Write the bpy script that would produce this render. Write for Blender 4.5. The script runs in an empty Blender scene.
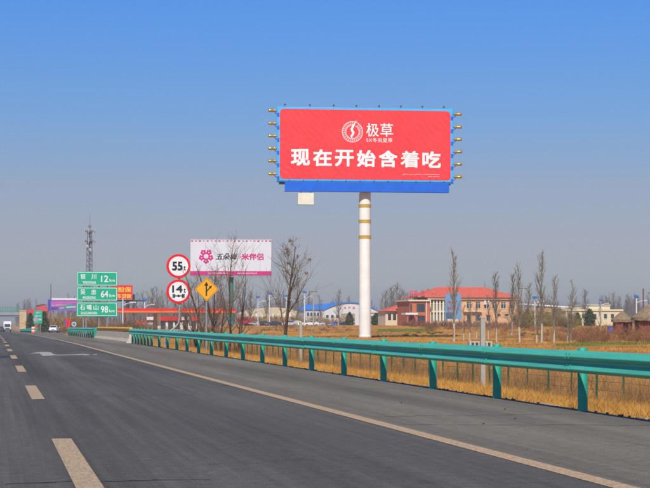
import bpy, math, random
import numpy as np
from mathutils import Vector, Matrix
R = math.radians
random.seed(7)
SC = bpy.context.scene
COL = SC.collection
# ------------------------------------------------------------------ camera
F, CAMH, YAW, PITCH = 1632.0, 1.25, R(11.47), math.atan(78.3 / 1632.0)
cd = bpy.data.cameras.new('camera')
cam = bpy.data.objects.new('camera', cd)
COL.objects.link(cam)
cam.location = (0, 0, CAMH)
cam.rotation_euler = (R(90) + PITCH, 0, -YAW)
cd.sensor_width = 36.0
cd.lens = 36.0 * F / 650.0
cd.clip_start = 0.1
cd.clip_end = 20000
SC.camera = cam
# ------------------------------------------------------------------ sky, sun, exposure
SUN = Vector((-0.30, -0.96, 0.93)).normalized()
SUN_EL = math.asin(SUN.z)
SUN_AZ = math.atan2(SUN.x, SUN.y)
W = bpy.data.worlds.new('World')
SC.world = W
W.use_nodes = True
nt = W.node_tree
nt.nodes.clear()
sky = nt.nodes.new('ShaderNodeTexSky')
sky.sky_type = 'NISHITA'
sky.sun_disc = False
sky.sun_elevation = SUN_EL
sky.sun_rotation = SUN_AZ
sky.altitude = 1100
sky.air_density = 1.0
sky.dust_density = 0.6
sky.ozone_density = 2.0
tc = nt.nodes.new('ShaderNodeTexCoord')
sep = nt.nodes.new('ShaderNodeSeparateXYZ')
nt.links.new(tc.outputs['Generated'], sep.inputs[0])
ramp = nt.nodes.new('ShaderNodeValToRGB')      # the dusty plain's air: grey low down, deep blue higher up
mr = nt.nodes.new('ShaderNodeMapRange')
mr.inputs['From Min'].default_value = 0.0
mr.inputs['From Max'].default_value = 0.5
nt.links.new(sep.outputs['Z'], mr.inputs['Value'])
nt.links.new(mr.outputs['Result'], ramp.inputs[0])
SKYSTOPS = [(0.0, (0.357, 0.386, 0.492)), (0.0153, (0.357, 0.386, 0.492)), (0.046, (0.374, 0.376, 0.45)), (0.095, (0.414, 0.36, 0.426)), (0.1685, (0.434, 0.408, 0.48)), (0.242, (0.353, 0.465, 0.633)), (0.3156, (0.295, 0.497, 0.754)), (0.3891, (0.25, 0.52, 0.893)), (1.0, (0.25, 0.52, 0.893))]
els = ramp.color_ramp.elements
els[0].position, els[0].color = SKYSTOPS[0][0], (*SKYSTOPS[0][1], 1)
els[1].position, els[1].color = SKYSTOPS[-1][0], (*SKYSTOPS[-1][1], 1)
for p_, c_ in SKYSTOPS[1:-1]:
    e = els.new(p_)
    e.color = (*c_, 1)
mul = nt.nodes.new('ShaderNodeMix')
mul.data_type = 'RGBA'
mul.blend_type = 'MULTIPLY'
mul.inputs['Factor'].default_value = 1.0
nt.links.new(sky.outputs[0], mul.inputs[6])
nt.links.new(ramp.outputs[0], mul.inputs[7])
bg = nt.nodes.new('ShaderNodeBackground')
bg.inputs['Strength'].default_value = 0.12
wo = nt.nodes.new('ShaderNodeOutputWorld')
nt.links.new(mul.outputs[2], bg.inputs[0])
nt.links.new(bg.outputs[0], wo.inputs[0])
sd = bpy.data.lights.new('sun', 'SUN')
sd.energy = 4.3
sd.angle = R(0.53)
sd.color = (1.0, 0.93, 0.82)
so = bpy.data.objects.new('sun', sd)
COL.objects.link(so)
so.rotation_euler = SUN.to_track_quat('Z', 'Y').to_euler()
so.location = (-30, -60, 80)
SC.view_settings.view_transform = 'Standard'
SC.view_settings.look = 'None'
SC.view_settings.exposure = 0.2
SC.view_settings.gamma = 1.0
SC.view_settings.use_curve_mapping = False
HAZE_DENSITY = 0.00036

# ------------------------------------------------------------------ helpers
cy_, sy_, cp_, sp_ = math.cos(YAW), math.sin(YAW), math.cos(PITCH), math.sin(PITCH)
FWD = Vector((sy_ * cp_, cy_ * cp_, sp_))
RGT = Vector((cy_, -sy_, 0))
UPV = RGT.cross(FWD)


def at(px, py, Y):
    """the point of the place at distance Y down the road that the photograph shows at (px, py)"""
    d = FWD + RGT * ((px - 325) / F) + UPV * ((244 - py) / F)
    return Vector((0, 0, CAMH)) + d * (Y / d.y)


def gx(px, Y):
    return at(px, 322, Y).x


def mpp(px, Y):
    p = at(px, 322, Y)
    return (p - Vector((0, 0, CAMH))).dot(FWD) / F


def sm(a, b, x):
    t = min(1.0, max(0.0, (x - a) / (b - a)))
    return t * t * (3 - 2 * t)


def zr(y):
    if y < 100:
        return 0.0
    if y < 500:
        return -1.7 * ((y - 100) / 400) ** 1.3
    return -1.7 - 0.6 * (1 - math.exp(-(y - 500) / 300))


def edge(y):
    """right edge of the asphalt: the exit ramp swings away from Y 185 and has left by Y 445"""
    return 8.26 + 0.004 * max(0.0, min(y, 430) - 185) ** 1.5 * (1 - sm(430, 446, y))


def zg(x, y):
    u = x - edge(y)
    z = zr(y) - 0.05
    if u > 0:
        z -= 0.40 * sm(0.3, 4.3, u)
        k = sm(8, 40, u)
        z += k * (1.9 * sm(120, 400, y) + 0.9 * sm(400, 900, y))
        z += 0.06 * sm(2, 8, u) * math.sin(x * 0.9 + 1.3 * math.sin(y * 0.31)) * math.sin(y * 0.53 + x * 0.2)
        z += 0.16 * k * math.sin(x * 0.13 + 0.6) * math.sin(y * 0.06 + x * 0.03)
    elif x < -12:
        z -= 0.4 * sm(-12.3, -17, x) if False else 0.4 * sm(12.3, 17, -x)
    return z


def lin(r, g, b):
    def f(c):
        c /= 255.0
        return c / 12.92 if c <= 0.04045 else ((c + 0.055) / 1.055) ** 2.4
    return (f(r), f(g), f(b))


MATS = {}


def mat(name, c, rough=0.7, var=0.18, scale=3.0, metal=0.0, bump=0.0, bscale=60.0, c2=None, spec=0.4, island=0.0, detail=6.0, stretch=None, coat=0.0):
    """procedural principled material: base colour broken up by two noises, optional bump and per-piece variation"""
    if name in MATS:
        return MATS[name]
    m = bpy.data.materials.new(name)
    m.use_nodes = True
    n, l = m.node_tree.nodes, m.node_tree.links
    b = n['Principled BSDF']
    b.inputs['Roughness'].default_value = rough
    b.inputs['Metallic'].default_value = metal
    b.inputs['Specular IOR Level'].default_value = spec
    if coat:
        b.inputs['Coat Weight'].default_value = coat
    t = n.new('ShaderNodeTexCoord')
    src = t.outputs['Object']
    if stretch:
        mp = n.new('ShaderNodeMapping')
        mp.inputs['Scale'].default_value = stretch
        l.new(src, mp.inputs['Vector'])
        src = mp.outputs[0]
    nz = n.new('ShaderNodeTexNoise')
    nz.inputs['Scale'].default_value = scale
    nz.inputs['Detail'].default_value = detail
    nz.inputs['Roughness'].default_value = 0.62
    l.new(src, nz.inputs['Vector'])
    r = n.new('ShaderNodeValToRGB')
    r.color_ramp.elements[0].position = 0.3
    r.color_ramp.elements[1].position = 0.7
    a = tuple(x * (1 - var) for x in c) if c2 is None else c2
    bb = tuple(min(1, x * (1 + var)) for x in c)
    r.color_ramp.elements[0].color = (*a, 1)
    r.color_ramp.elements[1].color = (*bb, 1)
    l.new(nz.outputs['Fac'], r.inputs[0])
    col = r.outputs[0]
    if island:
        g = n.new('ShaderNodeNewGeometry')
        mm = n.new('ShaderNodeMapRange')
        mm.inputs['To Min'].default_value = 1 - island
        mm.inputs['To Max'].default_value = 1 + island
        l.new(g.outputs['Random Per Island'], mm.inputs['Value'])
        mx = n.new('ShaderNodeMix')
        mx.data_type = 'RGBA'
        mx.blend_type = 'MULTIPLY'
        mx.inputs['Factor'].default_value = 1
        l.new(col, mx.inputs[6])
        l.new(mm.outputs[0], mx.inputs[7])
        col = mx.outputs[2]
    l.new(col, b.inputs['Base Color'])
    if bump:
        n2 = n.new('ShaderNodeTexNoise')
        n2.inputs['Scale'].default_value = bscale
        n2.inputs['Detail'].default_value = 4
        l.new(t.outputs['Object'], n2.inputs['Vector'])
        bp = n.new('ShaderNodeBump')
        bp.inputs['Strength'].default_value = bump
        bp.inputs['Distance'].default_value = 0.02
        l.new(n2.outputs['Fac'], bp.inputs['Height'])
        l.new(bp.outputs[0], b.inputs['Normal'])
    MATS[name] = m
    return m


class MB:
    """collects shapes into one mesh; coordinates are world unless the parent is local"""

    def __init__(s):
        s.v, s.f, s.m = [], [], []

    def add(s, vs, fs, mi=0):
        o = len(s.v)
        s.v += [tuple(p) for p in vs]
        for f in fs:
            s.f.append(tuple(i + o for i in f))
            s.m.append(mi)
        return s

    def box(s, x0, x1, y0, y1, z0, z1, mi=0):
        vs = [(x0, y0, z0), (x1, y0, z0), (x1, y1, z0), (x0, y1, z0), (x0, y0, z1), (x1, y0, z1), (x1, y1, z1), (x0, y1, z1)]
        return s.add(vs, [(0, 3, 2, 1), (4, 5, 6, 7), (0, 1, 5, 4), (1, 2, 6, 5), (2, 3, 7, 6), (3, 0, 4, 7)], mi)

    def tube(s, pts, rad, n=8, cap=True, mi=0):
        pts = [Vector(p) for p in pts]
        if not isinstance(rad, (list, tuple)):
            rad = [rad] * len(pts)
        vs, fs = [], []
        prev = None
        for i, p in enumerate(pts):
            d = (pts[min(i + 1, len(pts) - 1)] - pts[max(i - 1, 0)])
            if d.length < 1e-9:
                d = Vector((0, 0, 1))
            d.normalize()
            if prev is None:
                a = d.cross(Vector((0, 1, 0.13)) if abs(d.y) < 0.9 else Vector((1, 0, 0.1)))
            else:
                a = prev - d * prev.dot(d)
            a.normalize()
            prev = a
            b = d.cross(a)
            for k in range(n):
                an = 2 * math.pi * k / n
                vs.append(p + (a * math.cos(an) + b * math.sin(an)) * rad[i])
        for i in range(len(pts) - 1):
            for k in range(n):
                k2 = (k + 1) % n
                fs.append((i * n + k, i * n + k2, (i + 1) * n + k2, (i + 1) * n + k))
        if cap:
            fs.append(tuple(range(n - 1, -1, -1)))
            fs.append(tuple((len(pts) - 1) * n + k for k in range(n)))
        return s.add(vs, fs, mi)

    def prism_xz(s, poly, y0, y1, mi=0):
        """polygon in x,z pushed from y0 (front) to y1"""
        n = len(poly)
        vs = [(x, y0, z) for x, z in poly] + [(x, y1, z) for x, z in poly]
        fs = [tuple(range(n)), tuple(range(2 * n - 1, n - 1, -1))]
        fs += [(i, i + n, (i + 1) % n + n, (i + 1) % n) for i in range(n)]
        return s.add(vs, fs, mi)

    def prism_yz(s, poly, x0, x1, mi=0):
        n = len(poly)
        vs = [(x0, y, z) for y, z in poly] + [(x1, y, z) for y, z in poly]
        fs = [tuple(range(n)), tuple(range(2 * n - 1, n - 1, -1))]
        fs += [(i, i + n, (i + 1) % n + n, (i + 1) % n) for i in range(n)]
        return s.add(vs, fs, mi)

    def lathe(s, prof, c, axis='z', n=16, mi=0):
        """prof: list of (r, h) along axis from c"""
        c = Vector(c)
        vs, fs = [], []
        for r, h in prof:
            for k in range(n):
                a = 2 * math.pi * k / n
                u, w = r * math.cos(a), r * math.sin(a)
                p = {'z': (u, w, h), 'y': (u, h, w), 'x': (h, u, w)}[axis]
                vs.append(c + Vector(p))
        for i in range(len(prof) - 1):
            for k in range(n):
                k2 = (k + 1) % n
                fs.append((i * n + k, i * n + k2, (i + 1) * n + k2, (i + 1) * n + k))
        fs.append(tuple(range(n - 1, -1, -1)))
        fs.append(tuple((len(prof) - 1) * n + k for k in range(n)))
        return s.add(vs, fs, mi)

    def build(s, name, material, parent=None, smooth=False, local=False, kind=None, label=None):
        off = Vector((0, 0, 0))
        if parent is not None and not local:
            q = parent
            while q is not None:
                off = off + Vector(q.location)
                q = q.parent
        me = bpy.data.meshes.new(name)
        me.from_pydata([(x - off.x, y - off.y, z - off.z) for x, y, z in s.v], [], s.f)
        for mm in (material if isinstance(material, (list, tuple)) else [material]):
            me.materials.append(mm)
        if len(me.materials) > 1:
            me.polygons.foreach_set('material_index', s.m)
        import bmesh
        bm = bmesh.new()
        bm.from_mesh(me)
        bmesh.ops.recalc_face_normals(bm, faces=bm.faces)
        bm.to_mesh(me)
        bm.free()
        if smooth:
            me.polygons.foreach_set('use_smooth', [True] * len(me.polygons))
            try:
                me.set_sharp_from_angle(angle=R(40))
            except Exception:
                pass
        o = bpy.data.objects.new(name, me)
        COL.objects.link(o)
        o.parent = parent
        if kind:
            o['kind'] = kind
        if label:
            o['label'] = label
        return o


def bevel(o, w=0.02, seg=2):
    md = o.modifiers.new('bevel', 'BEVEL')
    md.width = w
    md.segments = seg
    md.limit_method = 'ANGLE'
    return o


def tag(o, label, cat, group=None):
    o['label'] = label
    o['category'] = cat
    if group:
        o['group'] = group
    return o


def thing(name, label, cat, loc, group=None, rz=0.0):
    o = bpy.data.objects.new(name, None)
    COL.objects.link(o)
    o.location = loc
    o.rotation_euler = (0, 0, rz)
    o.empty_display_size = 0.3
    return tag(o, label, cat, group)


def copy_tree(o, parent=None):
    c = o.copy()
    COL.objects.link(c)
    c.parent = parent
    for ch in list(o.children):
        copy_tree(ch, c)
    return c


ORD = ['first', 'second', 'third', 'fourth', 'fifth', 'sixth', 'seventh', 'eighth', 'ninth', 'tenth', 'eleventh', 'twelfth', 'thirteenth', 'fourteenth', 'fifteenth', 'sixteenth', 'seventeenth', 'eighteenth', 'nineteenth', 'twentieth']


def ordinal(i):
    if i < 20:
        return ORD[i]
    return ['twenty', 'thirty', 'forty'][(i + 1) // 10 - 2] + '-' + ORD[(i + 1) % 10 - 1] if (i + 1) % 10 else ['twentieth', 'thirtieth', 'fortieth'][(i + 1) // 10 - 2]


def text(name, body, cx, cz, w, h, y, material, parent, bold=0.0, thick=0.004, shear=0.0, label=None, local=True):
    """flat printed lettering fitted to a w x h box, facing -Y, centred on (cx, cz) in front plane y;
    heavy strokes are the outline laid down several times, each a hair in front of the last"""
    c = bpy.data.curves.new(name, 'FONT')
    c.body = body
    c.shear = shear
    c.resolution_u = 3
    c.align_x = 'CENTER'
    o = bpy.data.objects.new(name, c)
    COL.objects.link(o)
    bpy.context.view_layer.update()
    me = bpy.data.meshes.new_from_object(o.evaluated_get(bpy.context.evaluated_depsgraph_get()))
    bpy.data.objects.remove(o)
    bpy.data.curves.remove(c)
    a = np.array([v.co[:] for v in me.vertices])
    fs = [tuple(p.vertices) for p in me.polygons]
    bpy.data.meshes.remove(me)
    mn, mx = a.min(0), a.max(0)
    bd = bold * h
    sx = max(1e-6, w - 2 * bd) / max(1e-6, mx[0] - mn[0])
    sz = max(1e-6, h - 2 * bd) / max(1e-6, mx[1] - mn[1])
    px_ = (a[:, 0] - (mn[0] + mx[0]) / 2) * sx + cx
    pz_ = (a[:, 1] - (mn[1] + mx[1]) / 2) * sz + cz
    shifts = [(0, 0)] if bold <= 0 else [(-bd, -bd), (bd, -bd), (bd, bd), (-bd, bd), (-bd, 0), (bd, 0), (0, 0)]
    mb = MB()
    st = min(0.0015, thick / 10)
    for k, (dx, dz) in enumerate(shifts):
        mb.add(np.stack([px_ + dx, np.full(len(px_), y - k * st), pz_ + dz], 1).tolist(), fs)
    return mb.build(name, material, parent, local=local, label=label)


# ------------------------------------------------------------------ materials
def asphalt(name, base, patch, xoff):
    m = bpy.data.materials.new(name)
    m.use_nodes = True
    n, l = m.node_tree.nodes, m.node_tree.links
    b = n['Principled BSDF']
    b.inputs['Roughness'].default_value = 0.86
    b.inputs['Specular IOR Level'].default_value = 0.25
    t = n.new('ShaderNodeTexCoord')

    def noise(scale, detail=5, stretch=None, rough=0.6):
        s = t.outputs['Object']
        if stretch:
            mp = n.new('ShaderNodeMapping')
            mp.inputs['Scale'].default_value = stretch
            l.new(s, mp.inputs['Vector'])
            s = mp.outputs[0]
        z = n.new('ShaderNodeTexNoise')
        z.inputs['Scale'].default_value = scale
        z.inputs['Detail'].default_value = detail
        z.inputs['Roughness'].default_value = rough
        l.new(s, z.inputs['Vector'])
        return z.outputs['Fac']

    def rng(v, a, c, d, e):
        r = n.new('ShaderNodeMapRange')
        for k, x in zip(('From Min', 'From Max', 'To Min', 'To Max'), (a, c, d, e)):
            r.inputs[k].default_value = x
        l.new(v, r.inputs['Value'])
        return r.outputs[0]

    def mulv(a, c):
        z = n.new('ShaderNodeMath')
        z.operation = 'MULTIPLY'
        l.new(a, z.inputs[0])
        l.new(c, z.inputs[1])
        return z.outputs[0]
    grain = rng(noise(85, 3, None, 0.7), 0.3, 0.7, 0.35, 1.75)
    mid = rng(noise(7, 7, None, 0.75), 0.3, 0.7, 0.74, 1.28)
    streak = rng(noise(1.0, 5, (1.15, 0.03, 1), 0.6), 0.3, 0.7, 1 - patch, 1 + patch)
    blot = rng(noise(0.35, 4, (1, 0.25, 1)), 0.3, 0.7, 0.86, 1.14)
    fine = rng(noise(1.0, 6, (9.0, 0.06, 1), 0.7), 0.3, 0.7, 0.80, 1.22)
    # polished wheel paths, one pair to each lane
    sx = n.new('ShaderNodeSeparateXYZ')
    l.new(t.outputs['Object'], sx.inputs[0])
    wob = n.new('ShaderNodeMath')
    wob.operation = 'MULTIPLY_ADD'
    wob.inputs[1].default_value = 0.9
    l.new(noise(1.0, 3, (0.3, 0.05, 1)), wob.inputs[0])
    l.new(sx.outputs['X'], wob.inputs[2])
    ph = n.new('ShaderNodeMath')
    ph.operation = 'MULTIPLY'
    ph.inputs[1].default_value = 3.35
    l.new(wob.outputs[0], ph.inputs[0])
    sn = n.new('ShaderNodeMath')
    sn.operation = 'SINE'
    l.new(ph.outputs[0], sn.inputs[0])
    track = rng(sn.outputs[0], -1, 1, 1 - patch * 0.5, 1 + patch * 0.5)
    v = mulv(mulv(mulv(grain, mid), mulv(streak, blot)), mulv(fine, track))
    # transverse fine cracks
    vo = n.new('ShaderNodeTexVoronoi')
    vo.feature = 'DISTANCE_TO_EDGE'
    vo.inputs['Scale'].default_value = 0.22
    mp = n.new('ShaderNodeMapping')
    mp.inputs['Scale'].default_value = (0.35, 1.0, 1)
    wz = n.new('ShaderNodeTexNoise')
    wz.inputs['Scale'].default_value = 1.4
    wz.inputs['Detail'].default_value = 5
    l.new(t.outputs['Object'], wz.inputs['Vector'])
    ad = n.new('ShaderNodeVectorMath')
    ad.operation = 'MULTIPLY_ADD'
    ad.inputs[1].default_value = (1.2, 1.2, 0)
    l.new(wz.outputs['Color'], ad.inputs[0])
    l.new(t.outputs['Object'], ad.inputs[2])
    l.new(ad.outputs[0], mp.inputs['Vector'])
    l.new(mp.outputs[0], vo.inputs['Vector'])
    crack = rng(vo.outputs['Distance'], 0.0008, 0.0035, 0.78, 1.0)
    v = mulv(v, crack)
    mx = n.new('ShaderNodeMix')
    mx.data_type = 'RGBA'
    mx.blend_type = 'MULTIPLY'
    mx.inputs['Factor'].default_value = 1
    mx.inputs[6].default_value = (*base, 1)
    l.new(v, mx.inputs[7])
    l.new(mx.outputs[2], b.inputs['Base Color'])
    bp = n.new('ShaderNodeBump')
    bp.inputs['Strength'].default_value = 0.5
    bp.inputs['Distance'].default_value = 0.006
    l.new(noise(90, 3), bp.inputs['Height'])
    l.new(bp.outputs[0], b.inputs['Normal'])
    return m


M_road = asphalt('asphalt_lane', (0.086, 0.079, 0.068), 0.24, 0)
# (the shoulder is an older, paler mix than the lane)
M_should = asphalt('asphalt_shoulder', (0.142, 0.126, 0.096), 0.17, 3)


def worn_paint(name, c, under, wear):
    m = mat(name, c, 0.75, 0.12, 9.0)
    n, l = m.node_tree.nodes, m.node_tree.links
    b = n['Principled BSDF']
    src = b.inputs['Base Color'].links[0].from_socket
    t = n.new('ShaderNodeTexCoord')
    z = n.new('ShaderNodeTexNoise')
    z.inputs['Scale'].default_value = 34
    z.inputs['Detail'].default_value = 8
    z.inputs['Roughness'].default_value = 0.75
    l.new(t.outputs['Object'], z.inputs['Vector'])
    r = n.new('ShaderNodeMapRange')
    r.inputs['From Min'].default_value = wear - 0.05
    r.inputs['From Max'].default_value = wear + 0.07
    l.new(z.outputs['Fac'], r.inputs['Value'])
    mx = n.new('ShaderNodeMix')
    mx.data_type = 'RGBA'
    mx.inputs[6].default_value = (*under, 1)
    l.new(r.outputs[0], mx.inputs[0])
    l.new(src, mx.inputs[7])
    l.new(mx.outputs[2], b.inputs['Base Color'])
    return m


M_paint = worn_paint('road_paint_tan', (0.50, 0.35, 0.20), (0.16, 0.13, 0.10), 0.45)
M_edgeline = worn_paint('edge_paint_tan', (0.50, 0.34, 0.19), (0.17, 0.135, 0.10), 0.44)
M_paintw = worn_paint('road_paint_white', (0.37, 0.35, 0.31), (0.14, 0.13, 0.125), 0.40)
M_seal_shadow = mat('sealant_and_shadow', (0.03, 0.03, 0.032), 0.6, 0.2, 8)
M_ground = mat('dry_field_soil', (0.46, 0.235, 0.055), 0.95, 0.3, 0.11, bump=0.5, bscale=9, c2=(0.23, 0.115, 0.045), spec=0.1, detail=9)
M_lawn = mat('green_lawn', (0.13, 0.17, 0.03), 0.95, 0.25, 1.2, bump=0.5, bscale=25, c2=(0.20, 0.19, 0.05), spec=0.1)
M_rail = mat('teal_rail_paint', (0.072, 0.50, 0.335), 0.40, 0.06, 1.6, c2=(0.058, 0.34, 0.235), spec=0.5, stretch=(1, 1.2, 9), detail=9)
M_railpost = mat('teal_post_paint', (0.014, 0.33, 0.21), 0.5, 0.15, 4.0, c2=(0.013, 0.25, 0.16))
M_galv = mat('galvanised_steel', (0.30, 0.31, 0.31), 0.5, 0.15, 6, metal=0.4)
M_dark = mat('dark_steel', (0.05, 0.05, 0.052), 0.6, 0.2, 6)
M_conc = mat('pale_concrete', (0.46, 0.40, 0.32), 0.9, 0.14, 2.0, bump=0.3, bscale=14, c2=(0.36, 0.31, 0.245), spec=0.2)
M_yellow = mat('yellow_rail_paint', (0.80, 0.40, 0.025), 0.5, 0.15, 5)
M_black = mat('black_paint', (0.02, 0.02, 0.022), 0.55, 0.15, 6)
M_white = mat('white_paint', (0.78, 0.77, 0.74), 0.5, 0.06, 2.0)
M_signw = mat('sign_white', (0.72, 0.72, 0.72), 0.45, 0.05, 2.0)
M_signred = mat('sign_red', (0.70, 0.010, 0.012), 0.45, 0.06, 4)
M_signyel = mat('sign_amber', (0.80, 0.36, 0.012), 0.45, 0.06, 4)
M_signgreen = mat('sign_green', (0.008, 0.36, 0.21), 0.45, 0.08, 2)
M_vinylred = mat('vinyl_red', (0.85, 0.048, 0.055), 0.55, 0.05, 0.35, c2=(0.76, 0.038, 0.045), detail=3, spec=0.3)
M_bluefr = mat('frame_sky_blue', (0.035, 0.42, 0.82), 0.45, 0.07, 1.5)
M_bluedk = mat('catwalk_blue', (0.006, 0.115, 0.60), 0.45, 0.1, 1.2)
M_gold = mat('brass_lamp', (0.55, 0.35, 0.06), 0.35, 0.2, 8, metal=0.6)
M_goldp = mat('gold_band_paint', (0.50, 0.33, 0.06), 0.45, 0.15, 5)
M_glass = mat('window_glass', (0.035, 0.05, 0.06), 0.12, 0.3, 1.0, spec=0.6)
M_bark = mat('bark_brown', (0.085, 0.058, 0.042), 0.95, 0.3, 9, bump=0.6, bscale=30, spec=0.1)
M_twig = mat('twig_brown', (0.145, 0.092, 0.06), 0.9, 0.3, 3, spec=0.1)
M_twigred = mat('twig_red_brown', (0.26, 0.125, 0.062), 0.9, 0.3, 1.2, spec=0.1, island=0.25)
M_twigochre = mat('twig_ochre', (0.32, 0.19, 0.05), 0.9, 0.3, 0.8, spec=0.1, island=0.3)
M_poplar = mat('poplar_bark', (0.185, 0.15, 0.112), 0.9, 0.25, 4, spec=0.1)
M_lime = mat('limewash', (0.44, 0.38, 0.30), 0.9, 0.12, 6, spec=0.1)
M_nest = mat('dry_seed_head', (0.24, 0.15, 0.06), 0.95, 0.3, 9)
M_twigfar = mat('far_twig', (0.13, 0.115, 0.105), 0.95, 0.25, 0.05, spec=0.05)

M_weed = mat('dead_weed', (0.30, 0.17, 0.065), 0.9, 0.25, 0.6, c2=(0.15, 0.095, 0.055), spec=0.1, island=0.35)

# ------------------------------------------------------------------ ground, road, ramp
YS = [-60, -30, -10] + [float(k) for k in range(0, 60, 3)] + [60 + 5.0 * k for k in range(0, 28)]
y_ = 200.0
while y_ < 700:
    YS.append(y_)
    y_ += 12
YS += [720, 780, 850, 950, 1100, 1400, 2000, 3200, 5200]
US = [-5000, -1500, -400, -120, -60, -40, -30, -24, -20, -12, -6, -2, -0.3, 0.0, 0.3, 0.9, 1.7, 2.6, 3.5, 4.4, 6, 8, 10.5, 13, 16, 20, 25, 31, 38, 47, 58, 72, 90, 115, 150, 200, 280, 400, 650, 1200, 2500, 5000]
g = MB()
vs, fs = [], []
for y in YS:
    for u in US:
        x = edge(y) + u
        vs.append((x, y, zg(x, y)))
nu = len(US)
for i in range(len(YS) - 1):
    for j in range(nu - 1):
        fs.append((i * nu + j, i * nu + j + 1, (i + 1) * nu + j + 1, (i + 1) * nu + j))
g.add(vs, fs)
ground = g.build('ground', M_ground, None, smooth=True, kind='structure')


def ribbon(x0f, x1f, y0, y1, dz, name, material, parent=None, kind=None, nx=1, wob=0.0):
    ys = [y0] + [y for y in YS if y0 < y < y1] + [y1]
    if wob:
        yy = []
        for a, b in zip(ys[:-1], ys[1:]):
            k = max(1, int((b - a) / 1.0)) if a < 90 else 1
            yy += [a + (b - a) * t / k for t in range(k)]
        ys = yy + [y1]
    vs, fs = [], []
    for y in ys:
        a, b = x0f(y), x1f(y)
        for k in range(nx + 1):
            x = a + (b - a) * k / nx
            if wob and k == nx:
                x += random.uniform(-wob, wob)
            vs.append((x, y, zr(y) + dz))
    for i in range(len(ys) - 1):
        for k in range(nx):
            q = nx + 1
            fs.append((i * q + k, i * q + k + 1, (i + 1) * q + k + 1, (i + 1) * q + k))
    return MB().add(vs, fs).build(name, material, parent, kind=kind)


road = ribbon(lambda y: -11.5, lambda y: 4.58, -60, 1400, 0.0, 'road', M_road, kind='structure')
shoulder = ribbon(lambda y: 4.58, edge, -60, 900, 0.0, 'road_shoulder', M_should, kind='structure', wob=0.035)
ribbon(lambda y: 4.585, lambda y: 4.585 + 0.2, -40, 235, 0.005, 'edge_line', M_edgeline, road)
ribbon(lambda y: 4.585, lambda y: 4.585 + 0.2, 318, 900, 0.006, 'edge_line', M_edgeline, road)
for k in range(-2, 40):
    y0 = 11.9 + 15 * k
    ribbon(lambda y: 0.62, lambda y: 0.83, y0, y0 + 5.9, 0.005 if y0 < 200 else 0.01, 'lane_dash', M_paint, road)
ribbon(lambda y: -3.25, lambda y: -3.05, -40, 900, 0.006, 'edge_line', M_paintw, road)
# merge arrow painted in the lane
def gp(px, py, z):
    d = FWD + RGT * ((px - 325) / F) + UPV * ((244 - py) / F)
    return Vector((0, 0, CAMH)) + d * ((z - CAMH) / d.z)


for poly in ([(29, 353.7), (36, 352.5), (41, 352.0), (50, 352.1), (52, 353.0), (54, 354.3), (60, 354.7), (52, 355.6), (43, 356.0), (41, 354.6), (39.5, 353.3)],
             [(60.4, 354.7), (72, 354.5), (80, 354.1), (84, 353.9), (90, 354.6), (88, 355.4), (82, 354.9), (72, 355.2), (54, 355.7)],
             [(92.5, 354.2), (97.5, 354.1), (97, 354.7), (94, 354.8)]):
    MB().add([gp(x, y, 0.005) for x, y in poly], [tuple(range(len(poly)))]).build('lane_arrow', M_paintw, road)
# sealed transverse cracks
for cyy, x0, x1, s in ((27.9, -1.2, 4.1, 0.4), (12.9, 0.1, 1.7, 0.05), (36.2, 1.5, 8.1, 0.9), (21.0, 4.9, 7.9, 0.5), (55, 0.9, 4.2, 0.3), (19.4, 4.9, 8.2, -0.9), (30.5, 5.2, 8.2, -0.7)):
    vs, fs = [], []
    n = 26
    wy = 0
    for i in range(n + 1):
        x = x0 + (x1 - x0) * i / n
        wy += random.uniform(-0.05, 0.05)
        yy = cyy + s * i / n + wy
        w = random.uniform(0.006, 0.018)
        vs += [(x, yy - w, 0.004), (x, yy + w, 0.004)]
        if i:
            fs.append((2 * i - 2, 2 * i, 2 * i + 1, 2 * i - 1))
    MB().add(vs, fs).build('crack_seal', M_seal_shadow, road)

poly = [(-1, 356.2), (4, 355.9), (10.5, 356.3), (10, 357.0), (5, 357.6), (-1, 357.7)]  # cast shadow from outside the view, painted on the lane as a dark sheet
MB().add([gp(x, y, 0.004) for x, y in poly], [tuple(range(len(poly)))]).build('painted_shadow', M_seal_shadow, road)
M_edging = mat('edging_tan', (0.40, 0.29, 0.18), 0.95, 0.25, 5, bump=0.5, bscale=30)
y = 13.0
while y < 98:
    L_ = random.uniform(0.35, 1.3)
    if random.random() < 0.72:
        xe = edge(y) + 0.20 + random.uniform(-0.03, 0.05)
        w_ = random.uniform(0.05, 0.10)
        hz_ = random.uniform(-0.035, 0.004)
        bevel(MB().add([(xe - w_ + random.uniform(-.02, .02), y, -0.08), (xe + w_, y + random.uniform(0, .1), -0.08), (xe + w_ * 0.8, y + L_, -0.08), (xe - w_ + random.uniform(-.02, .02), y + L_ - random.uniform(0, .1), -0.08)] + [(xe - w_ * 0.9, y + 0.03, hz_), (xe + w_ * 0.9, y + 0.05, hz_ - 0.02), (xe + w_ * 0.75, y + L_ - 0.05, hz_ - 0.02), (xe - w_ * 0.9, y + L_ - 0.08, hz_)], [(0, 3, 2, 1), (4, 5, 6, 7), (0, 1, 5, 4), (1, 2, 6, 5), (2, 3, 7, 6), (3, 0, 4, 7)]).build('edging_stone', M_edging, shoulder), 0.012)
    y += L_ + random.uniform(0.03, 0.3)

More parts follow.
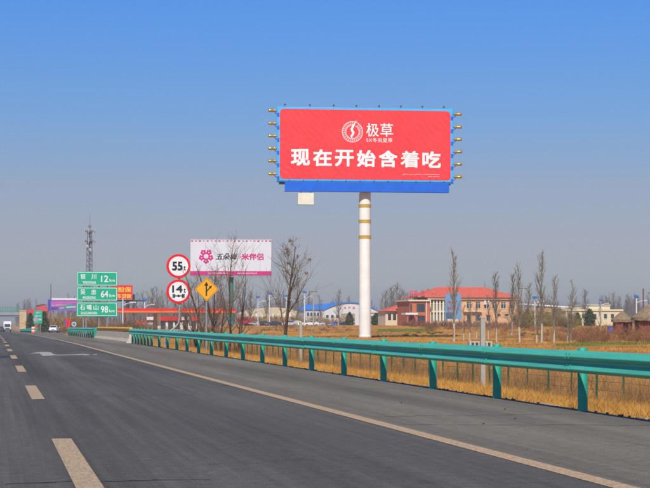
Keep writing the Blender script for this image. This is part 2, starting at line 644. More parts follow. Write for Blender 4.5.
# lawns in the field
def lawn(pts, label):
    c = Vector((sum(p[0] for p in pts) / len(pts), sum(p[1] for p in pts) / len(pts), 0))
    n = 40
    vs, fs = [], []
    k = len(pts)
    for ring in range(9):
        t = ring / 8
        for i in range(n):
            s = i / n * k
            p0, p1 = Vector((*pts[int(s) % k], 0)), Vector((*pts[(int(s) + 1) % k], 0))
            p = p0.lerp(p1, s - int(s))
            q = c.lerp(p, t * (1 + 0.06 * math.sin(i * 1.7)))
            vs.append((q.x, q.y, zg(q.x, q.y) + 0.035 * (1 if ring < 8 else -0.5)))
    for r_ in range(8):
        for i in range(n):
            fs.append((r_ * n + i, r_ * n + (i + 1) % n, (r_ + 1) * n + (i + 1) % n, (r_ + 1) * n + i))
    o = MB().add(vs, fs).build('lawn', M_lawn, None, smooth=True, kind='structure')
    return o


lawn([(gx(548, 112), 112), (gx(672, 112), 112), (gx(672, 128), 128), (gx(565, 124), 124)], '')
lawn([(gx(372, 225), 225), (gx(436, 232), 232), (gx(434, 268), 268), (gx(376, 275), 275)], '')

# ------------------------------------------------------------------ guardrails
PROF = [(0.0, 0.312), (0.012, 0.309), (0.080, 0.240), (0.087, 0.228), (0.087, 0.218), (0.080, 0.208), (0.014, 0.172), (0.008, 0.160), (0.008, 0.146), (0.016, 0.134), (0.080, 0.068), (0.087, 0.056), (0.087, 0.044), (0.080, 0.034), (0.02, 0.004), (0.0, 0.0)]


def beam_mesh(L):
    m = MB()
    n = len(PROF)
    sec = [(-d, z) for d, z in PROF] + [(-d + 0.006, z) for d, z in reversed(PROF)]
    k = len(sec)
    vs = []
    for y in (0, L):
        vs += [(x, y, z) for x, z in sec]
    fs = [tuple(range(k)), tuple(range(2 * k - 1, k - 1, -1))] + [(i, (i + 1) % k, (i + 1) % k + k, i + k) for i in range(k)]
    return m.add(vs, fs)


def guardrail(label, path, step, dense=None, endcap=0):
    """path: list of (x,y) of the post line; beams hang on its road side"""
    pts = [Vector((x, y, zr(y))) for x, y in path]
    root = thing('guardrail', label, 'guardrail', pts[0])
    n = len(pts)
    beam0 = post0 = None
    for i in range(n - 1):
        a, b = pts[i], pts[i + 1]
        d = b - a
        if beam0 is None:
            ob = beam_mesh(1.0).build('beam', M_rail, root, smooth=True, local=True)
            ob.data.set_sharp_from_angle(angle=R(60))
            beam0 = ob
        else:
            ob = beam0.copy()
            COL.objects.link(ob)
        side = d.cross(Vector((0, 0, 1))).normalized()
        lap = 0.16
        p = a - side * (0.165 + 0.006 * (i % 2)) - d.normalized() * lap * (i > 0)
        ob.location = p + Vector((0, 0, 0.545 + random.uniform(-0.006, 0.006))) - pts[0]
        rz = math.atan2(-d.x, d.y)
        ob.rotation_euler = (math.atan2(d.z, Vector((d.x, d.y)).length), 0, rz)
        ob.scale = (1, d.length + lap, 1)
    allp = []
    for i in range(n):
        allp.append(pts[i])
        if dense and i < n - 1 and pts[i].y >= dense - 0.01:
            allp.append((pts[i] + pts[i + 1]) / 2)
    for j, p in enumerate(allp):
        if post0 is None:
            mb = MB().lathe([(0.07, -0.5), (0.07, 0.876), (0.064, 0.888), (0.0, 0.892)], (0, 0, 0), n=18)
            mb.box(-0.16, -0.05, -0.045, 0.045, 0.60, 0.79)
            post0 = mb.build('post', M_railpost, root, smooth=True, local=True)
            po = post0
        else:
            po = post0.copy()
            COL.objects.link(po)
        po.location = p - pts[0]
        po.rotation_euler = (random.uniform(-0.012, 0.012), random.uniform(-0.012, 0.012), 0)
    # bolts on the beam face at each post
    bolt0 = None
    for p in pts:
        if p.y > 90:
            break
        if bolt0 is None:
            bolt0 = MB().lathe([(0.016, -0.012), (0.016, 0.0), (0.0, 0.002)], (0, 0, 0), 'x', 8).build('bolt', M_railpost, root, local=True)
            bo = bolt0
        else:
            bo = bolt0.copy()
            COL.objects.link(bo)
        bo.location = p - pts[0] + Vector((-0.168, 0, 0.70))
    if bolt0 is not None:
        for p in pts[4:14]:
            for dz in (0.045, 0.100, 0.205, 0.262):
                for dy in (-0.10, 0.03):
                    bo = bolt0.copy()
                    COL.objects.link(bo)
                    dd = {0.045: 0.088, 0.100: 0.052, 0.205: 0.082, 0.262: 0.062}[dz]
                    bo.location = p - pts[0] + Vector((-0.171 - dd, dy - 0.03, 0.545 + dz))
                    bo.scale = (0.9, 0.9, 0.9)
    if endcap:
        q = pts[0]
        mb = MB()
        for k in range(2):
            mb.box(q.x - 0.26, q.x - 0.02, q.y - 0.55 + 0.18 * k, q.y - 0.38 + 0.18 * k, q.z + 0.02, q.z + 0.87)
        mb.box(q.x - 0.262, q.x - 0.015, q.y - 0.56, q.y + 0.6, q.z + 0.50, q.z + 0.875)
        bevel(mb.build('end_block', M_railpost, root), 0.05, 3)
    return root


PX = 8.15
guardrail('long teal guardrail running along the near road shoulder in front of the dry grass',
          [(PX, 21.9 + 4 * k) for k in range(-4, 20)], 4, dense=85.9)
guardrail('teal guardrail stretch beyond the concrete barrier below the green distance sign',
          [(PX + 0.02 * k, 132.5 + 4 * k) for k in range(0, 15)], 4, dense=0, endcap=1)
guardrail('far teal guardrail starting at the striped crash barrel on the left lane side',
          [(7.6 + 0.0008 * (4 * k) ** 1.1, 315 + 6 * k) for k in range(0, 30)], 6)
guardrail('far teal guardrail branching right behind the crash barrel along the exit ramp',
          [(8.1 + 0.009 * (6 * k) ** 1.22, 318 + 6 * k) for k in range(0, 26)], 6)

# concrete parapet with a yellow and black steel rail
b0, b1 = 98.9, 131.4
cb = thing('concrete_barrier', 'pale concrete road barrier topped by a yellow and black striped steel rail', 'barrier', (8.1, b0, 0))
L = 4.04
k = 0
y = b0
while y < b1 - 1:
    z = zr(y + 2)
    sec = [(7.86, z - 0.3), (7.86, z + 0.08), (8.0, z + 0.26), (8.07, z + 0.64), (8.28, z + 0.64), (8.36, z + 0.2), (8.40, z - 0.3)]
    m = MB()
    vs = []
    y2 = min(y + L, b1)
    sh = 0.9 if k == 0 else 0
    for yy in (y, y2 - 0.03):
        vs += [(x, yy + (sh * (0.64 - (zz - z)) * -0.5 + 0.2 if sh and yy == y else 0), zz) for x, zz in sec]
    n = len(sec)
    m.add(vs, [tuple(range(n)), tuple(range(2 * n - 1, n - 1, -1))] + [(i, (i + 1) % n, (i + 1) % n + n, i + n) for i in range(n)])
    bevel(m.build('concrete_segment', M_conc, cb), 0.015)
    y = y2
    k += 1
for i, (yy) in enumerate(np.arange(b0 + 0.4, b1, 1.0)):
    z = zr(yy)
    MB().box(8.12, 8.24, yy - 0.04, yy + 0.04, z + 0.641, z + 0.80).build('rail_post', M_black, cb)
for i, yy in enumerate(np.arange(b0, b1 - 0.5, 1.0)):
    z = zr(yy + 0.5)
    MB().tube([(8.15, yy, z + 0.86), (8.15, yy + 1.0, z + 0.86)], 0.095, 10).build('rail_tube', M_yellow, cb, smooth=True)
MB().tube([(8.16, b0 + 0.05, 0.72), (8.16, b1 - 0.4, zr(b1) + 0.72)], 0.05, 8).build('lower_rail', M_yellow, cb, smooth=True)

# ------------------------------------------------------------------ main billboard
def emblem(parent, cx, cz, r, y, material):
    def ring(ra, rb, name):
        n = 48
        vs, fs = [], []
        for i in range(n):
            a = 2 * math.pi * i / n
            for q, yy in ((ra, y), (rb, y), (ra, y + 0.01), (rb, y + 0.01)):
                vs.append((cx + q * math.cos(a), yy, cz + q * math.sin(a)))
        for i in range(n):
            j = (i + 1) % n
            fs += [(4 * i, 4 * j, 4 * j + 1, 4 * i + 1), (4 * i + 2, 4 * i + 3, 4 * j + 3, 4 * j + 2), (4 * i + 1, 4 * j + 1, 4 * j + 3, 4 * i + 3), (4 * i, 4 * i + 2, 4 * j + 2, 4 * j)]
        MB().add(vs, fs).build(name, material, parent, local=True)
    ring(r * 0.95, r, 'emblem_ring')
    ring(r * 0.60, r * 0.64, 'emblem_ring')
    for i in range(26):       # tiny characters round the ring
        a = 2 * math.pi * (i + 0.5) / 26
        if abs(a - 1.22) < 0.16:
            continue
        m = MB()
        for dr, w in ((0.70, 0.13), (0.79, 0.08), (0.88, 0.13)):
            c, s = math.cos(a), math.sin(a)
            p = []
            for du, dv in ((-w / 2, -0.022), (w / 2, -0.022), (w / 2, 0.022), (-w / 2, 0.022)):
                rr = dr + dv
                p.append((cx + r * (rr * c - du * s), cz + r * (rr * s + du * c)))
            m.prism_xz(p, y, y + 0.01)
        m.build('emblem_character', material, parent, local=True)
    # wavy root-like figure rising through the ring
    pts = [(-0.06, -0.60), (-0.10, -0.42), (0.02, -0.25), (0.10, -0.08), (-0.02, 0.10), (-0.08, 0.27), (0.02, 0.45), (0.12, 0.65), (0.26, 0.88), (0.40, 1.06)]
    wd = [0.04, 0.10, 0.10, 0.11, 0.11, 0.11, 0.10, 0.07, 0.05, 0.02]
    l_, r_ = [], []
    for i, (px, pz) in enumerate(pts):
        q0, q1 = pts[max(0, i - 1)], pts[min(len(pts) - 1, i + 1)]
        t = Vector((q1[0] - q0[0], q1[1] - q0[1])).normalized()
        l_.append((cx + r * (px - t.y * wd[i]), cz + r * (pz + t.x * wd[i])))
        r_.append((cx + r * (px + t.y * wd[i]), cz + r * (pz - t.x * wd[i])))
    m = MB()
    for i in range(len(pts) - 1):
        m.prism_xz([l_[i], l_[i + 1], r_[i + 1], r_[i]], y - 0.004, y + 0.008)
    m.build('emblem_figure', material, parent, local=True)


YB = 168.0
S = mpp(365, YB) * 1.0
bx = gx(365, YB)
bz = zg(bx, YB)
bb = thing('billboard', 'tall red billboard with white slogan and blue frame on a single white column', 'billboard', (bx, YB, bz), rz=R(-5.0))
BC = at(365, 145.5, YB).z - bz        # centre height of the panel above the base


def bh(py):
    return at(365, py, YB).z - bz


def bw(px):
    return (px - 365) * S


# column
MB().lathe([(0.66, -1.0), (0.66, 0.28), (0.62, 0.30), (0.62, bh(186))], (0, 0, 0), n=36).build('column', mat('column_white', (0.80, 0.77, 0.72), 0.55, 0.05, 0.6, c2=(0.70, 0.67, 0.62)), bb, smooth=True, local=True)
MB().lathe([(0.72, -0.6), (0.72, 0.12), (0.68, 0.2)], (0, 0, 0), n=28).build('column_base', mat('base_rust', (0.40, 0.22, 0.14), 0.8, 0.2, 3), bb, smooth=True, local=True)
for py in (206, 221.5, 237):
    MB().lathe([(0.625, bh(py + 1.6)), (0.652, bh(py + 1.6)), (0.652, bh(py - 1.6)), (0.625, bh(py - 1.6))], (0, 0, 0), n=36).build('gold_band', M_goldp, bb, smooth=True, local=True)
for zz in (3.2, 6.4, 9.6):
    MB().lathe([(0.621, zz), (0.628, zz + 0.01), (0.628, zz + 0.05), (0.621, zz + 0.06)], (0, 0, 0), n=36).build('weld_seam', MATS['column_white'], bb, local=True)
x0, x1 = bw(276), bw(454.3)
z0, z1 = bh(182.2), bh(108.6)
FY = -0.55
CW = 0.72
# rear structure
m = MB()
m.box(x0 + 0.25, x1 - 0.25, FY + 0.22, FY + 0.62, z0 + 0.2, z1 - 0.2)
m.build('panel_back', M_galv, bb, local=True)
for i in range(10):
    x = x0 + 0.8 + i * (x1 - x0 - 1.6) / 9
    MB().box(x - 0.06, x + 0.06, FY + 0.62, 0.9, z0 + 0.1, z0 + 0.22).build('truss_bar', M_dark, bb, local=True)
MB().box(x0 + 0.3, x1 - 0.3, -0.45, 0.45, z0 - 0.28, z0 - 0.02).build('main_beam', M_dark, bb, local=True)
MB().box(-1.0, 1.0, 0.1, 0.8, z0 - 0.27, z0 + 3.2).build('head_block', M_galv, bb, local=True)
# red printed face with rounded corners and gentle sag of the vinyl
fx0, fx1, fz0, fz1, rc = bw(278.8), bw(451.6), bh(180.2), bh(110.6), 0.38
m = MB()
poly = []
for cxx, czz, a0 in ((fx1 - rc, fz1 - rc, 0), (fx0 + rc, fz1 - rc, 90), (fx0 + rc, fz0 + rc, 180), (fx1 - rc, fz0 + rc, 270)):
    for q in range(7):
        a = R(a0 + 15 * q)
        poly.append((cxx + rc * math.cos(a), czz + rc * math.sin(a)))
m.prism_xz(poly, FY - 0.004, FY + 0.15)
face = m.build('printed_face', M_vinylred, bb, local=True)
face['label'] = 'bright red printed vinyl face'
# a few shallow pulled wrinkles in the vinyl at its lower right
nt2 = M_vinylred.node_tree
wv = nt2.nodes.new('ShaderNodeTexWave')
wv.inputs['Scale'].default_value = 0.5
wv.inputs['Distortion'].default_value = 7
wv.inputs['Detail'].default_value = 2
mp_ = nt2.nodes.new('ShaderNodeMapping')
mp_.inputs['Rotation'].default_value = (0, R(35), 0)
tcv = nt2.nodes.new('ShaderNodeTexCoord')
bpv = nt2.nodes.new('ShaderNodeBump')
bpv.inputs['Strength'].default_value = 0.25
bpv.inputs['Distance'].default_value = 0.12
nt2.links.new(tcv.outputs['Object'], mp_.inputs['Vector'])
nt2.links.new(mp_.outputs[0], wv.inputs['Vector'])
nt2.links.new(wv.outputs['Fac'], bpv.inputs['Height'])
nt2.links.new(bpv.outputs[0], nt2.nodes['Principled BSDF'].inputs['Normal'])
# frame: one slab behind the face, proud ring bars
fr = MB()
fr.box(x0, x1, FY + 0.005, FY + 0.22, z0, z1)
frame = fr.build('frame', M_bluefr, bb, local=True)
bevel(frame, 0.06, 2)
m = MB()
m.box(x0 - 0.02, x1 + 0.02, FY - 0.03, FY + 0.25, z0 - 0.12, z0 - 0.005)
m.build('bottom_trim', mat('frame_shade_blue', (0.02, 0.12, 0.25), 0.5, 0.1, 2), bb, local=True)
# lettering
TY = FY - 0.02
M_let = mat('lettering_white', (0.80, 0.79, 0.78), 0.55, 0.04, 1.5)
chars = '现在开始含着吃'
cx0, cx1 = 290.0, 441.5
cw = (cx1 - cx0 - 6 * 3.2) / 7
for i, ch in enumerate(chars):
    c = cx0 + cw / 2 + i * (cw + 3.2)
    text('slogan_character', ch, bw(c), bh(159.0 + 0.006 * (c - 365)), cw * S, 16.8 * S, TY, M_let, bb, bold=0.022 if ch == '着' else 0.034, thick=0.012)
for i, ch in enumerate('极草'):
    text('brand_character', ch, bw(372.2 + 14.2 * i), bh(130.4), 12.8 * S, 13.6 * S, TY, M_let, bb, bold=0.008, thick=0.012)
text('brand_line', '5X冬虫夏草', bw(379), bh(140.6), 26.5 * S, 4.6 * S, TY, M_let, bb, bold=0.0, thick=0.012)
text('fine_print', '注册商标 极草 冬虫夏草含片 青海春天药用资源科技', bw(421), bh(174.3), 38 * S, 0.9 * S, TY, M_let, bb, thick=0.012)
text('fine_print', '全国统一服务热线', bw(434), bh(176.4), 12 * S, 0.9 * S, TY, M_let, bb, thick=0.012)
emblem(bb, bw(351.8), bh(132.6), 10.6 * S, TY, M_let)
# brass side lamps
lamp0 = arm0 = None
lprof = [(0.0, 0.0), (0.09, 0.02), (0.135, 0.08), (0.145, 0.20), (0.145, 0.44), (0.12, 0.50), (0.12, 0.56), (0.16, 0.60), (0.16, 0.70), (0.10, 0.74), (0.10, 0.84)]
for side in (-1, 1):
    for i in range(6):
        py = (112.6, 125.4, 137.8, 150.2, 162.6, 175.4)[i] + (1.2 if side > 0 else 0)
        xb = x0 - 0.02 if side < 0 else x1 + 0.02
        prof = [(r_ * 1.05, xb + side * (0.93 - h) - xb) for r_, h in lprof]
        if side > 0:
            prof = list(reversed(prof))
        la = MB().lathe(prof, (xb, FY - 0.12, bh(py)), 'x', 14).build('lamp_housing', M_gold, bb, smooth=True, local=True)
        m = MB()
        m.tube([(xb, FY + 0.1, bh(py) - 0.05), (xb + side * 0.14, FY - 0.10, bh(py))], 0.05, 8)
        m.tube([(xb, FY + 0.1, bh(py) - 0.38), (xb + side * 0.30, FY - 0.02, bh(py) - 0.06)], 0.035, 6)
        m.build('lamp_arm', M_bluedk, bb, smooth=True, local=True)
        MB().box(xb - side * 0.16 - 0.12, xb - side * 0.16 + 0.12, FY - 0.02, FY + 0.004, bh(py) - 0.62, bh(py) - 0.22).build('frame_clip', M_bluedk, bb, local=True)
for i, px in enumerate((284, 309, 333, 356, 379, 401, 423, 445)):
    m = MB()
    m.tube([(bw(px), FY + 0.15, z1 - 0.01), (bw(px), FY + 0.05, z1 + 0.22)], 0.02, 6)
    m.box(bw(px) - 0.09, bw(px) + 0.09, FY - 0.05, FY + 0.12, z1 + 0.18, z1 + 0.30)
    m.build('top_floodlight', M_dark, bb, local=True)
# catwalk
cz0, cz1 = bh(193.0), bh(183.4)
wx0, wx1 = bw(283.2), bw(448.5)
bevel(MB().box(wx0, wx1, FY - CW - 0.08, FY - CW, cz0, cz1).build('catwalk_fascia', M_bluedk, bb, local=True), 0.02)
MB().box(wx0 + 0.02, wx1 - 0.02, FY - CW + 0.005, FY - 0.05, cz0 + 0.02, cz0 + 0.07).build('catwalk_floor', M_dark, bb, local=True)
for i in range(12):
    x = wx0 + 0.5 + i * (wx1 - wx0 - 1.0) / 11
    MB().tube([(x, FY - CW + 0.04, cz0 + 0.08), (x, FY - CW + 0.04, z0 + 0.08), (x, FY - 0.05, z0 - 0.06)], 0.025, 6).build('catwalk_strut', M_dark, bb, local=True)
for i in range(5):
    x = wx0 + 1.2 + i * (wx1 - wx0 - 2.4) / 4
    MB().box(x - 0.05, x + 0.05, FY - CW + 0.01, -0.45, cz0 + 0.075, cz0 + 0.19).build('catwalk_bracket', M_dark, bb, local=True)
# small white box hung below the catwalk
hx0, hx1, hz0, hz1 = bw(296.3), bw(312.4), bh(206), bh(194.4)
bevel(MB().box(hx0, hx1, FY - CW, FY - 0.2, hz0, hz1).build('equipment_box', mat('box_cream', (0.66, 0.64, 0.52), 0.6, 0.08, 2), bb, local=True), 0.03)
for x in (hx0 + 0.35, hx1 - 0.35):
    MB().tube([(x, FY - 0.45, hz1 - 0.01), (x, FY - 0.45, cz0 + 0.03)], 0.03, 6).build('box_hanger', M_dark, bb, local=True)

# ------------------------------------------------------------------ second (white) billboard
Y2 = 352.0
S2 = mpp(231, Y2)
x2 = gx(231, Y2)
z2 = zg(x2, Y2)
wb = thing('billboard', 'white billboard with pink flower emblem and pink bottom band on a teal column', 'billboard', (x2, Y2, z2), rz=R(-9))


def h2(py):
    return at(231, py, Y2).z - z2


def w2(px):
    return (px - 231) * S2


M_pink = mat('print_pink', (0.55, 0.006, 0.17), 0.5, 0.08, 0.6)
M_ink = mat('print_ink', (0.03, 0.03, 0.035), 0.5, 0.1, 2)
M_tealcol = mat('column_teal', (0.02, 0.22, 0.17), 0.5, 0.15, 1.2)
MB().lathe([(0.5, -1), (0.5, h2(274))], (0, 0.5, 0), n=24).build('column', M_tealcol, wb, smooth=True, local=True)
bevel(MB().box(w2(189.8), w2(271.8), -0.6, -0.2, h2(275.8), h2(239.4)).build('frame', M_galv, wb, local=True), 0.05)
MB().box(w2(190.4), w2(271.2), -0.64, -0.602, h2(271.2), h2(240.2)).build('printed_face', mat('print_white', (0.60, 0.62, 0.65), 0.5, 0.04, 0.3), wb, local=True)
MB().box(w2(190.4), w2(271.2), -0.642, -0.602, h2(275.2), h2(271.25)).build('pink_band', M_pink, wb, local=True)
for i in range(21):      # scalloped pink garland along the top
    x = w2(192 + i * 3.9)
    m = MB()
    r_ = 1.5 * S2 * (0.6 + 0.5 * ((i * 7) % 5) / 4) * (1.7 if i in (0, 20) else 1)
    poly = [(x + r_ * (0.75 + 0.25 * math.cos(5 * a)) * math.cos(a), h2(240.9) + 0.6 * r_ * (0.75 + 0.25 * math.cos(5 * a)) * math.sin(a) - 0.2 * r_) for a in [2 * math.pi * k / 20 for k in range(20)]]
    m.prism_xz(poly, -0.66, -0.641)
    m.build('garland_flower', M_pink, wb, local=True)
for i in range(5):       # five-blossom emblem
    a0 = R(90 + 72 * i + 36)
    ex, ez = w2(206) + 4.7 * S2 * math.cos(a0), h2(256.4) + 4.7 * S2 * math.sin(a0)
    m = MB()
    for q in range(5):
        a1 = a0 + R(72 * q)
        px_, pz_ = ex + 1.75 * S2 * math.cos(a1), ez + 1.75 * S2 * math.sin(a1)
        m.prism_xz([(px_ + 1.2 * S2 * math.cos(t), pz_ + 1.2 * S2 * math.sin(t)) for t in [2 * math.pi * k / 10 for k in range(10)]], -0.66 - 0.002 * q, -0.641)
    m.build('emblem_blossom', M_pink, wb, local=True)
text('brush_lettering', '五朵梅', w2(226.5), h2(256.6), 21.5 * S2, 6.8 * S2, -0.66, M_ink, wb, bold=0.022, thick=0.02, shear=0.25)
text('pink_lettering', '·米伴侣', w2(251.5), h2(256.8), 24 * S2, 6.8 * S2, -0.66, M_pink, wb, bold=0.035, thick=0.02)
text('band_lettering', '宁夏兴唐米业集团有限公司', w2(218), h2(273.4), 20 * S2, 1.7 * S2, -0.66, M_signw, wb, bold=0.01, thick=0.02)
text('band_lettering', '全国绿色食品示范企业', w2(247), h2(273.4), 20 * S2, 1.7 * S2, -0.66, M_signw, wb, bold=0.01, thick=0.02)
MB().box(w2(193), w2(268), -1.2, -0.2, h2(277.4), h2(276.4)).build('catwalk', M_galv, wb, local=True)
MB().box(w2(229), w2(233), -0.2, 0.9, h2(276.3), h2(250)).build('head_block', M_galv, wb, local=True)

# ------------------------------------------------------------------ weight limit signs
Y3 = 86.0
p = at(164.5, 350, Y3)
zb = zg(p.x, Y3)
ws = thing('weight_limit_sign', 'two round red-rimmed weight limit discs on one bent grey pole behind the guardrail', 'road sign', (p.x, Y3, zb))
pp = [Vector((p.x, Y3, zb - 0.3))] + [at(q[0], q[1], Y3) for q in ((164.6, 340), (166, 335.5), (170, 331.5), (175.5, 327), (178.6, 323), (179.6, 317), (179.6, 300), (178.6, 256))]
MB().tube(pp, 0.055, 12).build('pole', M_galv, ws, smooth=True)
S3 = mpp(178, Y3)
for (px, py, num, axle) in ((178.3, 266.2, '55', False), (178.3, 291.6, '14', True)):
    c = at(px, py, Y3)
    disc = MB().lathe([(12.1 * S3, -0.07), (12.1 * S3, -0.095), (12.0 * S3, -0.10)], c, 'y', 40).build('sign_disc', M_signred, ws)
    MB().lathe([(9.7 * S3, -0.098), (9.7 * S3, -0.106)], c, 'y', 40).build('white_field', M_signw, disc)
    zc = c.z + (0 if not axle else 2.6 * S3)
    text('numerals', num, c.x - 1.2 * S3, zc, 10.4 * S3, (9.0 if not axle else 7.4) * S3, c.y - 0.112, M_black, disc, bold=0.045, local=False)
    text('unit_letter', 't', c.x + 6.2 * S3, zc - (2.0 if not axle else 1.6) * S3, 2.3 * S3, 4.4 * S3, c.y - 0.112, M_black, disc, bold=0.03, local=False)
    if axle:
        m = MB()
        za = c.z - 4.3 * S3
        m.box(c.x - 5 * S3, c.x + 5 * S3, c.y - 0.116, c.y - 0.107, za - 0.5 * S3, za + 0.5 * S3)
        for q in (-5.4, -4.0, 4.0, 5.4):
            m.box(c.x + (q - 0.58) * S3, c.x + (q + 0.58) * S3, c.y - 0.118, c.y - 0.107, za - 2.0 * S3, za + 2.0 * S3)
        m.box(c.x - 0.9 * S3, c.x + 0.9 * S3, c.y - 0.118, c.y - 0.107, za - 1.1 * S3, za + 1.1 * S3)
        m.build('axle_symbol', M_black, disc)
    m = MB()
    for dz in (-5, 5):
        m.box(c.x - 8 * S3, c.x + 8 * S3, c.y - 0.072, c.y - 0.045, c.z + dz * S3 - 0.03, c.z + dz * S3 + 0.03)
    m.build('clamp', M_galv, ws)

# ------------------------------------------------------------------ amber diamond merge sign
Y4 = 74.0
p = at(206.3, 355, Y4)
zb = zg(p.x, Y4)
dsg = thing('merge_sign', 'amber diamond warning sign with a black side road merge arrow on a grey post', 'road sign', (p.x, Y4, zb))
S4 = mpp(206, Y4)
c = at(206.5, 289.3, Y4)
MB().tube([(c.x, Y4, zb - 0.3), (c.x, Y4, c.z + 0.3)], 0.05, 12).build('post', M_galv, dsg, smooth=True)
r_ = 12.2 * S4


def diamond(rr, rad):
    out = []
    e = rr - rad * 1.414
    for k in range(4):
        cxx, czz = c.x + e * math.cos(R(90 * k)), c.z + e * math.sin(R(90 * k))
        for q in range(-2, 3):
            a = R(90 * k + 22.5 * q)
            out.append((cxx + rad * math.cos(a), czz + rad * math.sin(a)))
    return out


pl = MB().prism_xz(diamond(r_, 0.06), Y4 - 0.075, Y4 - 0.055).build('plate', M_signyel, dsg)
m = MB()
inn, out = diamond(r_ * 0.90, 0.05), diamond(r_ * 0.935, 0.05)
n = len(inn)
vs = [(x, Y4 - 0.078, z) for x, z in out] + [(x, Y4 - 0.078, z) for x, z in inn]
MB().add(vs, [(i, (i + 1) % n, (i + 1) % n + n, i + n) for i in range(n)]).build('border', M_black, pl)
m = MB()
u = S4
yy = (Y4 - 0.084, Y4 - 0.077)
m.prism_xz([(c.x - 1.1 * u, c.z - 6.6 * u), (c.x + 0.3 * u, c.z - 6.6 * u), (c.x + 0.3 * u, c.z + 4.0 * u), (c.x - 1.1 * u, c.z + 4.0 * u)], *yy)
m.prism_xz([(c.x - 2.6 * u, c.z + 3.6 * u), (c.x + 1.8 * u, c.z + 3.6 * u), (c.x - 0.4 * u, c.z + 7.6 * u)], yy[0] - 0.002, yy[1])
m.prism_xz([(c.x + 0.1 * u, c.z - 2.6 * u), (c.x + 0.1 * u, c.z - 1.2 * u), (c.x + 3.2 * u, c.z + 2.6 * u), (c.x + 4.0 * u, c.z + 1.9 * u)], yy[0] - 0.001, yy[1])
m.prism_xz([(c.x + 2.0 * u, c.z + 2.5 * u), (c.x + 4.3 * u, c.z + 0.9 * u), (c.x + 5.2 * u, c.z + 4.0 * u)], yy[0] - 0.003, yy[1])
m.build('arrow_symbol', M_black, pl)

# ------------------------------------------------------------------ green distance sign
Y5 = 172.0
S5 = mpp(97, Y5)
p = at(97.5, 335, Y5)
zb = zg(p.x, Y5)
gs = thing('distance_sign', 'three stacked green distance panels with white lettering on grey posts', 'road sign', (p.x, Y5, zb))
for px, rr in ((86.2, 0.09), (107.2, 0.09), (99.0, 0.07), (83.4, 0.07)):
    q = at(px, 320, Y5)
    MB().tube([(q.x, Y5 + 0.05, zg(q.x, Y5) - 0.4), (q.x, Y5 + 0.05, at(px, 274, Y5).z)], rr, 10).build('post', M_galv, gs, smooth=True)
rows = [(271.6, 286.0, '银', '川', None, 'YINCHUAN', '12'), (287.2, 301.0, '吴', '忠', None, 'WUZHONG', '64'), (302.2, 316.6, '石', '嘴', '山', 'SHIZUISHAN', '98')]
for (ya, yb, c1, c2, c3, pin, num) in rows:
    za, zc = at(97, yb, Y5).z, at(97, ya, Y5).z
    xa, xb = at(76.6, 295, Y5).x, at(117.4, 295, Y5).x
    pan = bevel(MB().box(xa, xb, Y5 - 0.12, Y5 - 0.06, za, zc).build('green_panel', M_signgreen, gs), 0.02)
    m = MB()
    t = 0.45 * S5
    i_ = 0.7 * S5
    for (a_, b_, c_, d_) in ((xa + i_, xb - i_, za + i_, za + i_ + t), (xa + i_, xb - i_, zc - i_ - t, zc - i_), (xa + i_, xa + i_ + t, za + i_ + t, zc - i_ - t), (xb - i_ - t, xb - i_, za + i_ + t, zc - i_ - t)):
        m.box(a_, b_, Y5 - 0.128, Y5 - 0.121, c_, d_)
    m.build('white_border', M_signw, pan)
    zt = za + (zc - za) * 0.64
    zs = za + (zc - za) * 0.24
    xs = [(c1, 82.8), (c2, 93.6)] if not c3 else [(c1, 82.6), (c2, 89.4), (c3, 96.0)]
    for ch, px in xs:
        text('place_character', ch, at(px, 295, Y5).x, zt, 4.9 * S5, 5.2 * S5, Y5 - 0.13, M_signw, pan, bold=0.014, thick=0.008, local=False)
    text('place_name', pin, at(89, 295, Y5).x, zs, (13.0 if not c3 else 16) * S5, 2.6 * S5, Y5 - 0.13, M_signw, pan, bold=0.02, thick=0.008, local=False)
    text('distance_number', num, at(104.5, 295, Y5).x, za + (zc - za) * 0.5, 7.2 * S5, 6.6 * S5, Y5 - 0.13, M_signw, pan, bold=0.02, thick=0.008, local=False)
    text('distance_unit', 'km', at(112.0, 295, Y5).x, za + (zc - za) * 0.40, 5.2 * S5, 2.9 * S5, Y5 - 0.13, M_signw, pan, bold=0.02, thick=0.008, local=False)

# ------------------------------------------------------------------ red guarantee billboard, purple billboard, tower
def X(px, Y):
    return at(px, 322, Y).x


def Z(py, Y, px=325):
    return at(px, py, Y).z


Y6 = 430.0
p = at(124, 292, Y6)
rb_ = thing('billboard', 'small red billboard with yellow lettering beside the green distance sign', 'billboard', (p.x, Y6, zg(p.x, Y6)))
MB().box(X(110, Y6), X(132.3, Y6), Y6 - 0.3, Y6, Z(299.4, Y6, 124), Z(285.2, Y6, 124)).build('panel', mat('panel_red', (0.72, 0.012, 0.02), 0.5, 0.06, 0.5), rb_)
M_lety = mat('lettering_yellow', (0.85, 0.60, 0.03), 0.5, 0.05, 1)
S6 = mpp(124, Y6)
text('lettering', '担保', X(124.2, Y6), Z(289.6, Y6, 124), 13.5 * S6, 5.2 * S6, Y6 - 0.34, M_lety, rb_, bold=0.02, thick=0.03, local=False)
text('lettering', '汽车贷款', X(121.5, Y6), Z(296.1, Y6, 124), 19.5 * S6, 4.6 * S6, Y6 - 0.34, M_lety, rb_, bold=0.02, thick=0.03, local=False)
MB().box(X(110, Y6), X(144.5, Y6), Y6 + 0.1, Y6 + 1.2, Z(301.4, Y6, 124), Z(300.0, Y6, 124)).build('catwalk', M_dark, rb_)
MB().box(X(132.6, Y6), X(142, Y6), Y6 + 2.2, Y6 + 2.6, Z(299.6, Y6, 124), Z(294.2, Y6, 124)).build('rear_panel', mat('rear_panel_grey', (0.16, 0.24, 0.27), 0.6, 0.15, 0.6), rb_)
